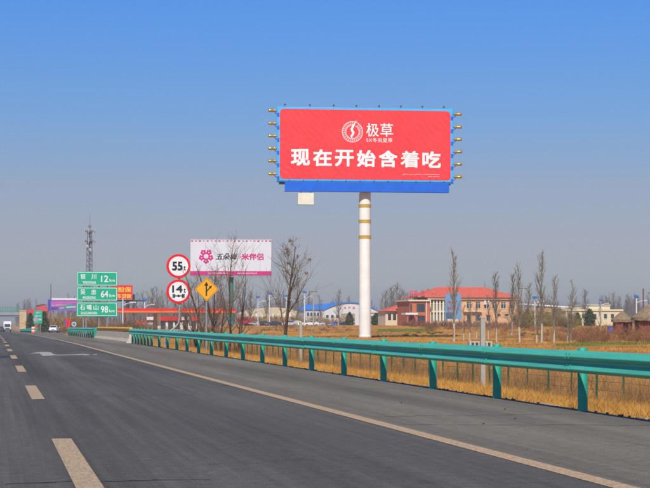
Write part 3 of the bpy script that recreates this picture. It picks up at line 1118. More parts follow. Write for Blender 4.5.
MB().lathe([(0.45, -0.8), (0.45, Z(300, Y6, 124) - zg(p.x, Y6))], (X(127.5, Y6), Y6 + 0.8, zg(p.x, Y6)), n=16).build('column', M_dark, rb_, smooth=True)
for px in (113, 119, 133, 140):
    MB().box(X(px, Y6) - 0.08, X(px, Y6) + 0.08, Y6 + 0.02, Y6 + 2.2, Z(299.6, Y6), Z(299.2, Y6)).build('bracket', M_dark, rb_)

Y7 = 560.0
p = at(62, 305, Y7)
pb = thing('billboard', 'far purple and violet billboard with a white top edge behind the slender lamp post', 'billboard', (p.x, Y7, zg(p.x, Y7)))
m = mat('purple_print', (0.16, 0.06, 0.36), 0.5, 0.3, 0.30, c2=(0.42, 0.10, 0.38), detail=3)
MB().box(X(47.8, Y7), X(77, Y7), Y7 - 0.3, Y7, Z(311, Y7, 62), Z(300.1, Y7, 62)).build('printed_face', m, pb)
MB().box(X(51.5, Y7), X(77, Y7), Y7 - 0.35, Y7 + 0.05, Z(300.0, Y7, 62), Z(298.2, Y7, 62)).build('white_top', M_signw, pb)
MB().box(X(47.8, Y7), X(50.2, Y7), Y7 - 0.36, Y7 - 0.302, Z(310.6, Y7, 62), Z(299.5, Y7, 62)).build('blue_edge', mat('print_blue', (0.03, 0.04, 0.45), 0.5, 0.1, 1), pb)
MB().prism_xz([(X(58, Y7), Z(309.5, Y7, 62)), (X(75, Y7), Z(309.5, Y7, 62)), (X(75, Y7), Z(306, Y7, 62)), (X(70, Y7), Z(303, Y7, 62)), (X(63, Y7), Z(304, Y7, 62)), (X(60, Y7), Z(307, Y7, 62))], Y7 - 0.34, Y7 - 0.302).build('printed_skyline', mat('print_teal_grey', (0.10, 0.22, 0.26), 0.5, 0.3, 0.6), pb)
for k_, (pa, pb_, ya_, yb_, cc) in enumerate(((51, 77, 304.0, 302.2, (0.55, 0.10, 0.34)), (51, 66, 306.2, 304.6, (0.48, 0.22, 0.42)), (50.3, 58, 309.8, 307.4, (0.04, 0.05, 0.30)), (66, 76, 307.8, 306.6, (0.50, 0.52, 0.52)), (60, 64, 308.8, 307.6, (0.40, 0.42, 0.45)))):
    MB().prism_xz([(X(pa, Y7), Z(ya_, Y7, 62)), (X(pb_, Y7), Z(ya_ - 0.5, Y7, 62)), (X(pb_, Y7), Z(yb_ - 0.4, Y7, 62)), (X(pa, Y7), Z(yb_, Y7, 62))], Y7 - 0.345 - 0.006 * k_, Y7 - 0.303).build('printed_band', mat('print_band_%d' % k_, cc, 0.5, 0.3, 0.8), pb)
for px in (53, 71):
    MB().lathe([(0.3, -0.8), (0.3, Z(300, Y7, 62) - zg(p.x, Y7))], (X(px, Y7), Y7 + 0.35, zg(p.x, Y7)), n=12).build('column', M_galv, pb, smooth=True)

Y8 = 620.0
xc = X(89, Y8)
zb = zg(xc, Y8)
tw = thing('telecom_tower', 'tall grey lattice telecom tower with two antenna platforms behind the green sign', 'tower', (xc, Y8, zb))
H8 = Z(232, Y8, 89) - zb
M_tw = mat('tower_steel', (0.17, 0.18, 0.19), 0.6, 0.15, 0.4)


def tw_w(h):
    return 1.55 - 0.75 * h / H8


for sx in (-1, 1):
    for sy in (-1, 1):
        MB().tube([(xc + sx * tw_w(h), Y8 + sy * tw_w(h), zb + h) for h in (-0.5, H8 * 0.5, H8)], 0.11, 6).build('leg', M_tw, tw)
n = 17
for i in range(n):
    h0, h1 = H8 * i / n, H8 * (i + 1) / n
    m = MB()
    for (ax, ay, bx_, by_) in ((-1, -1, 1, -1), (1, -1, 1, 1), (1, 1, -1, 1), (-1, 1, -1, -1)):
        a_ = (xc + ax * tw_w(h0), Y8 + ay * tw_w(h0), zb + h0)
        b_ = (xc + bx_ * tw_w(h1), Y8 + by_ * tw_w(h1), zb + h1)
        c_ = (xc + bx_ * tw_w(h0), Y8 + by_ * tw_w(h0), zb + h0)
        d_ = (xc + ax * tw_w(h1), Y8 + ay * tw_w(h1), zb + h1)
        m.tube([a_, b_], 0.07, 4)
        m.tube([c_, d_], 0.07, 4)
        m.tube([a_, c_], 0.06, 4)
    m.build('brace_bay', M_tw, tw)
m = MB().tube([(xc, Y8, zb), (xc, Y8, zb + H8)], 0.32, 8)
m.build('cable_ladder', M_tw, tw)
MB().tube([(xc, Y8, zb + H8 - 1), (xc, Y8, Z(222, Y8, 89)), (xc, Y8, Z(213, Y8, 89))], [0.14, 0.08, 0.03], 6).build('lightning_rod', M_tw, tw)
S8 = mpp(89, Y8)
for py, rr in ((241.5, 5.2), (231.6, 4.9), (227.6, 1.4)):
    zz = Z(py, Y8, 89)
    m = MB().lathe([(rr * S8, 0), (rr * S8, 0.35), (rr * S8 - 0.1, 0.35)], (xc, Y8, zz), n=14)
    for k in range(10):
        a_ = 2 * math.pi * k / 10
        m.tube([(xc + rr * S8 * math.cos(a_), Y8 + rr * S8 * math.sin(a_), zz), (xc + rr * S8 * math.cos(a_), Y8 + rr * S8 * math.sin(a_), zz + 0.9)], 0.05, 4)
    pf = m.build('platform', M_tw, tw)
    if rr > 2:
        for k in range(6):
            a_ = 2 * math.pi * (k + 0.3) / 6
            q = Vector((xc + (rr + 0.6) * S8 * math.cos(a_), Y8 + (rr + 0.6) * S8 * math.sin(a_), zz))
            m = MB().box(q.x - 0.14, q.x + 0.14, q.y - 0.1, q.y + 0.1, q.z - 0.5, q.z + 1.3)
            m.tube([(q.x, q.y, q.z + 0.2), (xc + rr * S8 * math.cos(a_), Y8 + rr * S8 * math.sin(a_), zz + 0.2)], 0.06, 4)
            m.build('antenna', mat('antenna_grey', (0.36, 0.37, 0.38), 0.6, 0.1, 2), pf)
for dx, py in ((-0.9, 246.5), (0.2, 250)):
    MB().lathe([(0.0, -0.5), (0.55, -0.4), (0.6, 0.0), (0.2, 0.2)], (xc + dx, Y8 - 1.5, Z(py, Y8, 89)), 'y', 14).build('dish', MATS['antenna_grey'], tw)

# ------------------------------------------------------------------ overpass at the far left
Y9 = 800.0
xr = X(20.5, Y9)
op = thing('overpass', 'far grey footbridge with green railings crossing the road at the left edge', 'bridge', (xr, Y9, zg(xr, Y9)))
MB().box(-40, xr, Y9, Y9 + 5, Z(315.2, Y9, 10), Z(312.2, Y9, 10)).build('deck', mat('deck_grey', (0.27, 0.28, 0.30), 0.8, 0.15, 0.3), op)
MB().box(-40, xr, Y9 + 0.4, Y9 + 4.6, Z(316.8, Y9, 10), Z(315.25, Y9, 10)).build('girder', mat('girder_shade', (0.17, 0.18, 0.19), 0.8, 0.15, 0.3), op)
M_grn = mat('railing_green', (0.07, 0.24, 0.16), 0.6, 0.15, 0.4)
for yy in (Y9 + 0.1, Y9 + 4.8):
    m = MB()
    m.box(-40, xr, yy, yy + 0.1, Z(307.6, Y9, 10), Z(307.1, Y9, 10))
    m.box(-40, xr, yy, yy + 0.1, Z(312.1, Y9, 10), Z(311.3, Y9, 10))
    x = -40
    while x < xr:
        m.box(x, x + 0.32, yy + 0.02, yy + 0.08, Z(312, Y9, 10), Z(307.3, Y9, 10))
        x += 0.8
    m.build('railing', M_grn, op)
pr = MB()
pr.box(X(19.3, Y9), X(26.3, Y9), Y9 - 1.2, Y9 + 6, zg(xr, Y9) - 0.5, Z(311, Y9, 20))
pier = bevel(pr.build('stair_tower', mat('tower_tan', (0.52, 0.40, 0.22), 0.85, 0.12, 0.4), op), 0.08)
MB().box(X(18.9, Y9), X(26.7, Y9), Y9 - 1.4, Y9 + 6.2, Z(311, Y9, 20) + 0.01, Z(310.2, Y9, 20)).build('tower_cap', M_conc, op)
MB().box(X(21, Y9), X(21.5, Y9), Y9 - 1.25, Y9 - 1.21, zg(xr, Y9), Z(312, Y9, 20)).build('panel_joint', M_conc, pier)
MB().lathe([(0.65, -0.05), (0.65, 0.05)], (X(23.2, Y9), Y9 - 1.3, Z(322, Y9, 20)), 'y', 16).build('orange_plate', M_signyel, pier)
MB().box(-1.2, 0.0, Y9 + 1.2, Y9 + 3.8, zr(Y9) - 0.5, Z(316.85, Y9, 10)).build('pier', M_conc, op)

# ------------------------------------------------------------------ exit sign, marker signs, crash barrel
Ya = 330.0
p = at(37.8, 320, Ya)
zb = zg(p.x, Ya)
eg = thing('exit_sign', 'small upright green exit sign with white lettering at the ramp gore', 'road sign', (p.x, Ya, zb))
pan = MB().box(X(33.6, Ya), X(42.2, Ya), Ya - 0.1, Ya, Z(323.6, Ya, 38), Z(310.4, Ya, 38)).build('green_panel', M_signgreen, eg)
Sa = mpp(38, Ya)
for py, tx, w in ((312.6, '出口', 4.2), (316, '贺兰', 6), (319.6, 'HELAN', 6.5)):
    text('lettering', tx, X(38, Ya), Z(py, Ya, 38), w * Sa, 1.9 * Sa, Ya - 0.13, M_signw, pan, bold=0.02, thick=0.02, local=False)
for px in (35.3, 40.4):
    MB().tube([(X(px, Ya), Ya + 0.08, zb - 0.3), (X(px, Ya), Ya + 0.08, Z(311, Ya, 38))], 0.08, 8).build('post', M_galv, eg, smooth=True)


def round_sign(label, px, py, Y, r, m, m2):
    q = at(px, py, Y)
    z = zg(q.x, Y)
    t = thing('round_sign', label, 'road sign', (q.x, Y, z))
    MB().tube([(q.x, Y, z - 0.3), (q.x, Y, q.z)], 0.05, 8).build('post', M_galv, t, smooth=True)
    d = MB().lathe([(r, -0.09), (r, -0.055)], q, 'y', 24).build('disc', m, t)
    MB().lathe([(r * 0.75, -0.1), (r * 0.75, -0.091)], q, 'y', 24).build('disc_field', m2, d)


round_sign('small grey round sign on a thin post in front of the exit sign', 35.7, 319.6, 305, 0.5, M_galv, mat('sign_grey', (0.33, 0.33, 0.33), 0.5, 0.1, 2))
round_sign('small white and blue round sign low behind the far guardrail', 74.0, 324.2, 225, 0.32, M_signw, mat('sign_blue', (0.12, 0.22, 0.36), 0.5, 0.1, 2))
# red and blue chevron marker
Yb = 235.0
q = at(67.2, 322, Yb)
zb = zg(q.x, Yb)
fm = thing('marker_flag', 'red marker flag with blue edge standing behind the far guardrail end', 'flag', (q.x, Yb, zb))
MB().tube([(q.x, Yb, zb - 0.2), (q.x, Yb, Z(316.5, Yb, 67))], 0.03, 6).build('staff', M_galv, fm)
vs, fs = [], []
for i in range(9):
    for j in range(7):
        u, v = i / 8, j / 6
        vs.append((q.x - 0.04 + (X(69.4, Yb) - q.x + 0.3) * (u - 0.35) + 0.05 * math.sin(v * 5), Yb - 0.06 + 0.07 * math.sin(u * 9 + v * 2), Z(318, Yb, 67) + (Z(326.5, Yb, 67) - Z(318, Yb, 67)) * v - 0.12 * u))
for i in range(8):
    for j in range(6):
        fs.append((i * 7 + j, (i + 1) * 7 + j, (i + 1) * 7 + j + 1, i * 7 + j + 1))
fl = MB().add(vs, fs).build('cloth', mat('flag_red', (0.72, 0.02, 0.03), 0.7, 0.1, 3), fm, smooth=True)
MB().box(X(65.0, Yb), X(66.2, Yb), Yb - 0.12, Yb - 0.02, Z(325, Yb, 67), Z(320, Yb, 67)).build('blue_edge', mat('flag_blue', (0.03, 0.12, 0.55), 0.6, 0.1, 3), fm)
# crash barrel
Yc = 312.0
q = at(33.4, 330, Yc)
cbz = zr(Yc)
cr = thing('crash_barrel', 'orange and white striped crash barrel at the start of the far guardrail', 'barrel', (q.x, Yc, cbz))
for i in range(4):
    z0_, z1_ = cbz + 0.28 * i, cbz + 0.28 * (i + 1) - 0.004
    MB().lathe([(0.36, z0_), (0.38, (z0_ + z1_) / 2), (0.36, z1_)], (q.x, Yc, 0), n=20).build('band', mat('barrel_orange', (0.75, 0.16, 0.02), 0.5, 0.1, 4) if i % 2 == 0 else M_signw, cr, smooth=True)
MB().lathe([(0.34, cbz + 1.118), (0.2, cbz + 1.2), (0.0, cbz + 1.22)], (q.x, Yc, 0), n=20).build('lid', MATS['barrel_orange'], cr, smooth=True)

# ------------------------------------------------------------------ vehicles
M_tyre = mat('tyre_rubber', (0.02, 0.02, 0.02), 0.85, 0.2, 8)
M_rim = mat('wheel_rim', (0.45, 0.45, 0.46), 0.4, 0.1, 6, metal=0.7)
M_tail = mat('tail_lamp', (0.45, 0.012, 0.012), 0.3, 0.1, 8)
M_head = mat('head_lamp', (0.6, 0.62, 0.64), 0.2, 0.1, 8)
M_plate = mat('plate_blue', (0.02, 0.08, 0.4), 0.5, 0.1, 8)


def wheel(parent, x, y, r, w):
    prof = [(r * 0.6, -w / 2), (r * 0.95, -w / 2), (r, -w / 3), (r, w / 3), (r * 0.95, w / 2), (r * 0.6, w / 2)]
    t = MB().lathe(prof, (x, y, r), 'x', 20).build('wheel', M_tyre, parent, smooth=True, local=True)
    MB().lathe([(r * 0.58, -w / 2 - 0.012), (r * 0.58, w / 2 + 0.012)], (x, y, r), 'x', 16).build('rim', M_rim, t, local=True)


def sedan(label, paint, loc, rz=0, group=None, name='parked_car'):
    """local: rear towards -Y, length 4.6"""
    t = thing(name, label, 'car', loc, group, rz)
    st = [(-2.3, 0.30, 0.80, 0.74), (-2.22, 0.25, 0.98, 0.80), (-1.7, 0.2, 1.02, 0.86), (-1.0, 0.2, 0.98, 0.88), (0.0, 0.2, 0.96, 0.89), (0.9, 0.2, 0.94, 0.88), (1.5, 0.2, 0.90, 0.86), (2.05, 0.22, 0.78, 0.78), (2.3, 0.3, 0.62, 0.66)]
    m = MB()
    vs, fs = [], []
    for y, zl, zt, hw in st:
        sec = [(-hw * 0.9, zl), (-hw, zl + 0.15), (-hw, (zl + zt) / 2 + 0.08), (-hw * 0.93, zt - 0.06), (-hw * 0.82, zt), (hw * 0.82, zt), (hw * 0.93, zt - 0.06), (hw, (zl + zt) / 2 + 0.08), (hw, zl + 0.15), (hw * 0.9, zl)]
        vs += [(x, y, z) for x, z in sec]
    k = 10
    for i in range(len(st) - 1):
        for j in range(k):
            fs.append((i * k + j, i * k + (j + 1) % k, (i + 1) * k + (j + 1) % k, (i + 1) * k + j))
    fs += [tuple(range(k)), tuple(range(len(st) * k - 1, (len(st) - 1) * k - 1, -1))]
    m.add(vs, fs).build('body', paint, t, smooth=True, local=True)
    rf = [(-1.72, 0.99, 0.74), (-1.05, 1.40, 0.60), (-0.4, 1.47, 0.58), (0.25, 1.44, 0.58), (1.05, 0.96, 0.74)]
    vs, fs = [], []
    for y, z, hw in rf:
        vs += [(-hw, y, z), (hw, y, z), (-0.78, y, 0.93), (0.78, y, 0.93)]
    for i in range(4):
        a, b = 4 * i, 4 * i + 4
        fs += [(a, a + 1, b + 1, b), (a, b, b + 2, a + 2), (a + 1, a + 3, b + 3, b + 1), (a + 2, b + 2, b + 3, a + 3)]
    MB().add(vs, fs).build('cabin', paint, t, smooth=True, local=True)
    MB().add([(-0.64, -1.66, 1.05), (0.64, -1.66, 1.05), (0.54, -1.12, 1.375), (-0.54, -1.12, 1.375)], [(0, 1, 2, 3)]).build('rear_window', M_glass, t, local=True).location = (0, -0.012, 0.012)
    MB().add([(-0.66, 0.97, 1.03), (0.66, 0.97, 1.03), (0.54, 0.34, 1.40), (-0.54, 0.34, 1.40)], [(3, 2, 1, 0)]).build('windscreen', M_glass, t, local=True).location = (0, 0.012, 0.014)
    for s in (-1, 1):
        MB().add([(s * 0.755, -1.40, 1.02), (s * 0.75, 0.85, 1.02), (s * 0.60, 0.26, 1.40), (s * 0.62, -0.98, 1.38)], [(0, 1, 2, 3)]).build('side_window', M_glass, t, local=True).location = (s * 0.012, 0, 0)
        MB().box(s * 0.72 - 0.14, s * 0.72 + 0.09, -2.285, -2.18, 0.74, 0.92).build('tail_light', M_tail, t, local=True)
        MB().box(s * 0.60 - 0.14, s * 0.60 + 0.10, 2.1, 2.29, 0.56, 0.70).build('headlight', M_head, t, local=True)
        MB().box(s * 0.95 - 0.08, s * 0.95 + 0.08, 0.62, 0.74, 0.98, 1.10).build('wing_mirror', paint, t, local=True)
        for y in (-1.38, 1.38):
            wheel(t, s * 0.78, y, 0.32, 0.2)
    MB().box(-0.24, 0.24, -2.33, -2.29, 0.58, 0.70).build('number_plate', M_plate, t, local=True)
    MB().box(-0.78, 0.78, -2.34, -2.2, 0.34, 0.50).build('bumper', M_dark, t, local=True)
    return t


M_cw = mat('car_white', (0.72, 0.72, 0.72), 0.3, 0.04, 2, coat=0.5)
M_ck = mat('car_dark', (0.03, 0.035, 0.045), 0.3, 0.1, 2, coat=0.5)
M_cs = mat('car_silver', (0.42, 0.43, 0.45), 0.3, 0.06, 2, coat=0.5)
M_cr = mat('car_red', (0.45, 0.02, 0.025), 0.35, 0.08, 2, coat=0.4)
Yd = 330.0
sedan('white sedan seen from behind driving up the exit ramp', M_cw, (X(54.3, Yd), Yd, zr(Yd) + 0.005), R(-9), name='sedan')
sedan('dark car cut by the left edge beside the white truck', M_ck, (X(1.0, 430), 430, zr(430) + 0.005), R(0), name='sedan')
# white truck seen from behind/front in the lane
Ye = 470.0
xt = X(7.4, Ye)
tk = thing('truck', 'white light truck ahead in the lane near the left edge', 'truck', (xt, Ye, zr(Ye) + 0.005))
S_e = 2.15
bevel(MB().box(-1.08, 1.08, 0.4, 5.2, 1.05, 3.05).build('cargo_box', M_cw, tk, local=True), 0.04)
cabm = MB().prism_yz([(-1.3, 0.75), (-1.38, 1.45), (-1.1, 2.35), (-0.9, 2.5), (0.25, 2.5), (0.25, 0.75)], -1.0, 1.0)
cabo = bevel(cabm.build('cab', M_cw, tk, local=True), 0.08, 3)
MB().add([(-0.86, -1.375, 1.5), (0.86, -1.375, 1.5), (0.78, -1.13, 2.28), (-0.78, -1.13, 2.28)], [(0, 1, 2, 3)]).build('windscreen', M_glass, tk, local=True).location = (0, -0.03, 0)
MB().box(-1.0, 1.0, -1.45, -1.2, 0.45, 0.78).build('bumper', M_dark, tk, local=True)
MB().box(-0.55, 0.55, -1.41, -1.36, 0.95, 1.2).build('grille', M_dark, tk, local=True)
MB().box(-0.5, 0.5, -1.2, 5.0, 0.55, 0.74).build('chassis', M_dark, tk, local=True)
for s in (-1, 1):
    MB().box(s * 0.78 - 0.17, s * 0.78 + 0.17, -1.43, -1.33, 0.85, 1.05).build('headlight', M_head, tk, local=True)
    MB().box(s * 1.16 - 0.08, s * 1.16 + 0.08, -1.3, -1.2, 1.6, 2.0).build('wing_mirror', M_dark, tk, local=True)
    wheel(tk, s * 0.88, -0.55, 0.42, 0.25)
    wheel(tk, s * 0.88, 3.9, 0.42, 0.3)

# parked cars along the yard
pk = [(251, 447, M_cs, 'silver'), (262, 452, M_ck, 'dark'), (273, 446, M_ck, 'black'), (289, 450, M_cs, 'silver grey'), (296, 455, M_cw, 'white'), (311, 449, M_cw, 'bright white'), (317, 452, M_cs, 'silver'), (335.5, 455, mat('car_blue', (0.06, 0.12, 0.35), 0.3, 0.08, 2), 'blue'), (344, 452, M_ck, 'dark')]
desc = ['beside the red truck', 'left of the bare tree', 'just left of the bare tree trunk', 'just right of the bare tree trunk', 'between the bare tree and the solar lamps', 'below the blue roofed shed', 'second below the blue roofed shed', 'before the arched white hall', 'left of the white billboard column']
for i, (px, Y, mt, cn) in enumerate(pk):
    x = X(px, Y)
    sedan('%s car parked in the far yard %s' % (cn, desc[i]), mt, (x, Y, zg(x, Y) + 0.02), R(90 + random.uniform(-12, 12)), 'cars parked in the far yard')
# red truck in the yard
Y = 440.0
x = X(244, Y)
rt = thing('truck', 'red truck parked in the far yard left of the cars', 'truck', (x, Y, zg(x, Y)))
bevel(MB().box(-1.25, 1.25, -0.3, 1.6, 0.7, 2.7).build('cab', M_cr, rt, local=True), 0.12, 3)
MB().box(-1.0, 1.0, -0.34, -0.302, 1.6, 2.35).build('windscreen', M_glass, rt, local=True)
bevel(MB().box(-1.3, 2.9, 1.7, 4.4, 1.0, 2.3).build('cargo_bed', mat('bed_red', (0.30, 0.03, 0.03), 0.6, 0.15, 2), rt, local=True), 0.05)
MB().box(-1.2, 2.8, -0.2, 4.2, 0.55, 0.699).build('chassis', M_dark, rt, local=True)
for s in (-0.95, 0.95):
    wheel(rt, s, 0.6, 0.48, 0.28)
    wheel(rt, s + 0.3, 3.3, 0.48, 0.28)

# ------------------------------------------------------------------ service station
Yg = 325.0
xg0, xg1 = X(116, Yg), X(236, Yg)
zb = zg((xg0 + xg1) / 2, Yg)
M_canr = mat('canopy_red', (0.66, 0.018, 0.016), 0.45, 0.08, 0.4)
M_cano = mat('canopy_orange', (0.78, 0.17, 0.03), 0.45, 0.08, 0.4)
gst = thing('station_canopy', 'long flat service station canopy with red and orange fascia on white columns', 'canopy', ((xg0 + xg1) / 2, Yg, zb))
zt0, zt1, zt2 = Z(312.6, Yg, 170), Z(310.8, Yg, 170), Z(308.4, Yg, 170)
MB().box(xg0, xg1, Yg, Yg + 14, zt1, zt2).build('red_fascia', M_canr, gst)
MB().box(xg0 - 0.03, xg1 + 0.03, Yg - 0.04, Yg + 14.04, zt0, zt1 - 0.01).build('orange_fascia', M_cano, gst)
MB().box(xg0 + 0.2, xg1 - 0.2, Yg + 0.3, Yg + 13.7, zt0 - 0.12, zt0 - 0.01).build('soffit', M_signw, gst)
for i in range(4):
    for j in range(2):
        x = xg0 + 2.5 + i * (xg1 - xg0 - 5) / 3
        y = Yg + 3 + 8 * j
        MB().box(x - 0.3, x + 0.3, y - 0.3, y + 0.3, zg(x, y) - 0.3, zt0 - 0.13).build('column', M_signw, gst)
# kiosk building below the canopy
xk0, xk1 = X(147.5, Yg + 22), X(198, Yg + 22)
Yk = Yg + 22
zb = zg(xk0, Yk)
ks = thing('station_shop', 'low white shop with a red and white fascia under the station canopy', 'shop', ((xk0 + xk1) / 2, Yk, zb))
MB().box(xk0, xk1, Yk, Yk + 6, zb - 0.4, Z(318.0, Yk, 170)).build('wall', M_white, ks)
MB().box(xk0 - 0.2, xk1 + 0.2, Yk - 0.5, Yk + 6.2, Z(320.4, Yk, 170), Z(316.8, Yk, 170)).build('fascia', M_canr, ks)
MB().box(xk0 - 0.25, X(153, Yk), Yk - 0.56, Yk - 0.501, Z(320, Yk, 170), Z(317, Yk, 170)).build('fascia_panel', M_signw, ks)
MB().box(X(181, Yk), X(190, Yk), Yk - 0.56, Yk - 0.501, Z(320, Yk, 170), Z(317, Yk, 170)).build('fascia_panel', M_signw, ks)
for a_, b_ in ((153, 158), (160.5, 165.5), (168, 173), (175, 180), (183, 188), (190.5, 196)):
    w_ = MB().box(X(a_, Yk), X(b_, Yk), Yk - 0.06, Yk - 0.003, zb + 0.9, Z(321.6, Yk, 170)).build('window', M_glass, ks)
    MB().box(X(a_, Yk) - 0.08, X(b_, Yk) + 0.08, Yk - 0.10, Yk - 0.061, zb + 0.78, zb + 0.88).build('sill', M_signw, w_)
# orange cabinets
for i, px in enumerate((135.6, 139.6, 143.4)):
    Y = 300
    x = X(px, Y)
    z = zg(x, Y)
    c_ = thing('fuel_pump', '%s orange fuel pump from the left below the station canopy' % ORD[i], 'pump', (x, Y, z), 'orange pumps at the service station')
    bevel(MB().box(-0.36, 0.36, -0.3, 0.3, -0.3, 2.25 + 0.2 * (i == 1)).build('cabinet', M_cano, c_, local=True), 0.05)
    MB().box(-0.22, 0.22, -0.33, -0.303, 1.35, 1.85).build('display', M_glass, c_, local=True)
    MB().box(-0.39, 0.39, -0.32, 0.32, 2.3 + 0.2 * (i == 1), 2.5 + 0.2 * (i == 1)).build('cap', M_canr, c_, local=True)
    MB().tube([(0.36, -0.1, 1.5), (0.6, -0.15, 1.2), (0.5, -0.15, 0.7), (0.38, -0.1, 1.0)], 0.03, 6).build('hose', M_dark, c_, local=True)

# far red-roofed round building and tan wall near the overpass
Y = 640.0
xa, xb = X(37, Y), X(49, Y)
rbld = thing('red_building', 'far low building with a red curved roof left of the purple billboard', 'building', ((xa + xb) / 2, Y, zg(xa, Y)))
MB().box(xa, xb, Y, Y + 8, zg(xa, Y) - 0.5, Z(311.5, Y, 42)).build('wall', mat('wall_pink', (0.42, 0.10, 0.09), 0.8, 0.15, 0.4), rbld)
poly = [(xa - 0.4, Z(311.4, Y, 42)), (xb + 0.4, Z(311.4, Y, 42)), (xb + 0.4, Z(308, Y, 42)), (xa + (xb - xa) * 0.75, Z(306, Y, 42)), (xa + (xb - xa) * 0.45, Z(305, Y, 42)), (xa + (xb - xa) * 0.15, Z(305.8, Y, 42)), (xa - 0.4, Z(308, Y, 42))]
MB().prism_xz(poly, Y - 0.4, Y + 8.4).build('roof', mat('roof_red_far', (0.55, 0.05, 0.06), 0.6, 0.15, 0.4), rbld)
MB().prism_xz([(xa - 0.5, Z(307.2, Y, 42)), (xa - 0.5, Z(305.6, Y, 42)), (xa + 2.2, Z(304.0, Y, 42)), (xb - 0.6, Z(304.8, Y, 42)), (xb - 0.6, Z(305.4, Y, 42)), (xa + 1.8, Z(305.2, Y, 42))], Y - 0.5, Y - 0.405).build('roof_edge', M_dark, rbld)
for k in range(3):
    MB().box(xa + 0.8 + k * 1.3, xa + 1.6 + k * 1.3, Y - 0.05, Y - 0.003, Z(316, Y, 42), Z(313, Y, 42)).build('window', M_glass, rbld)
Y = 660
ban = thing('red_hoarding', 'far red hoarding strip between the overpass and the exit sign', 'hoarding', (X(30, Y), Y, zg(X(30, Y), Y)))
MB().box(X(27.5, Y), X(36, Y), Y, Y + 0.4, Z(313.5, Y, 30), Z(309.8, Y, 30)).build('panel', M_canr, ban)
for px in (28.5, 35):
    MB().box(X(px, Y), X(px, Y) + 0.25, Y + 0.41, Y + 0.7, zg(X(px, Y), Y) - 0.3, Z(310, Y, 30)).build('post', M_dark, ban)

# ------------------------------------------------------------------ red-roofed office
Yh = 380.0
hz = zg(X(460, Yh), Yh)
of = thing('office_building', 'two-storey peach office with red hipped roof and brick entrance tower', 'building', (X(460, Yh), Yh, hz))
M_peach = mat('wall_peach', (0.64, 0.38, 0.20), 0.85, 0.10, 0.5, c2=(0.56, 0.32, 0.165))
M_brick = mat('wall_brick_orange', (0.48, 0.135, 0.055), 0.85, 0.12, 0.8)
M_cream = mat('trim_cream', (0.64, 0.53, 0.36), 0.8, 0.1, 0.8)
M_roof = mat('roof_red_tile', (0.62, 0.125, 0.075), 0.75, 0.12, 1.4, c2=(0.52, 0.10, 0.06))


def hx(px):
    return X(px, Yh)


def hh(py):
    return Z(py, Yh, 460)


zb = hz - 0.6
MB().box(hx(461.5), hx(517), Yh, Yh + 13, zb, hh(299.6)).build('main_wall', M_peach, of)
MB().box(hx(461), hx(518.5), Yh - 0.5, Yh + 13.5, hh(299.6) + 0.01, hh(297.6)).build('eave_band', M_cream, of)
MB().box(hx(428), hx(461.4), Yh + 0.6, Yh + 13, zb, hh(299.6)).build('lobby_wall', M_cream, of)
MB().box(hx(427.4), hx(461), Yh - 0.6, Yh + 13.5, hh(299.6) + 0.012, hh(297.7)).build('eave_band', M_cream, of)
# hip roof
e0, e1, r0, r1 = hx(414), hx(520), hx(443.5), hx(494)
ze, zt = hh(297.6) + 0.02, hh(287.2)
vs = [(e0, Yh - 0.9, ze), (e1, Yh - 0.9, ze), (e1, Yh + 14, ze), (e0, Yh + 14, ze), (r0, Yh + 6.5, zt), (r1, Yh + 6.5, zt)]
rf = MB().add(vs, [(0, 1, 5, 4), (1, 2, 5), (2, 3, 4, 5), (3, 0, 4), (3, 2, 1, 0)]).build('roof', M_roof, of)
# tile courses as real ribs down the front slope
n = 46
for i in range(n + 1):
    t = i / n
    x = e0 + (e1 - e0) * t
    if x < r0:
        q = (x - e0) / (r0 - e0)
    elif x > r1:
        q = (e1 - x) / (e1 - r1)
    else:
        q = 1.0
    if q < 0.06:
        continue
    MB().tube([(x, Yh - 0.9, ze + 0.02), (x, Yh - 0.9 + 7.4 * q, ze + (zt - ze) * q + 0.02)], 0.06, 4).build('tile_rib', M_roof, rf)
MB().tube([(r0, Yh + 6.5, zt + 0.03), (r1, Yh + 6.5, zt + 0.03)], 0.14, 6).build('ridge', M_roof, rf)
for px in (433.2, 436.2):
    MB().tube([(hx(px), Yh + 1.2, hh(296.5)), (hx(px) + 0.2, Yh + 1.2, hh(293.4))], 0.08, 5).build('vent_pipe', M_dark, rf)
# windows of the main wing
for i, px in enumerate((467, 475.8, 484.4, 492.4, 501.2, 509.6)):
    w_ = MB().box(hx(px) , hx(px + 4.4), Yh - 0.02, Yh + 0.06, hh(308.2), hh(302.0)).build('window', M_glass, of)
    w_.location.y -= 0.0
    MB().box(hx(px) - 0.12, hx(px + 4.4) + 0.12, Yh - 0.10, Yh - 0.004, hh(308.9), hh(308.25)).build('sill', M_cream, w_)
    m = MB()
    m.box(hx(px + 2.1), hx(px + 2.4), Yh - 0.06, Yh - 0.021, hh(308.1), hh(302.1))
    m.box(hx(px) + 0.02, hx(px + 4.38), Yh - 0.05, Yh - 0.022, hh(303.9), hh(303.6))
    m.build('frame', M_signw, w_)
for (pa, pb_, ya, yb) in ((467.2, 471.0, 323.5, 315), (476, 480, 320.8, 314.8), (497.4, 500.6, 316.3, 314.0), (505, 508.6, 316.3, 314.0), (513.2, 516, 320.8, 315.6), (486.5, 490.0, 320.8, 314.8)):
    w_ = MB().box(hx(pa), hx(pb_), Yh - 0.02, Yh + 0.05, hh(ya), hh(yb)).build('window', M_glass, of)
    MB().box(hx(pa) - 0.1, hx(pb_) + 0.1, Yh - 0.09, Yh - 0.004, hh(ya + 0.6), hh(ya + 0.05)).build('sill', M_cream, w_)
MB().box(hx(463), hx(481), Yh - 0.9, Yh - 0.003, hh(312.0), hh(311.2)).build('canopy', M_cream, of)
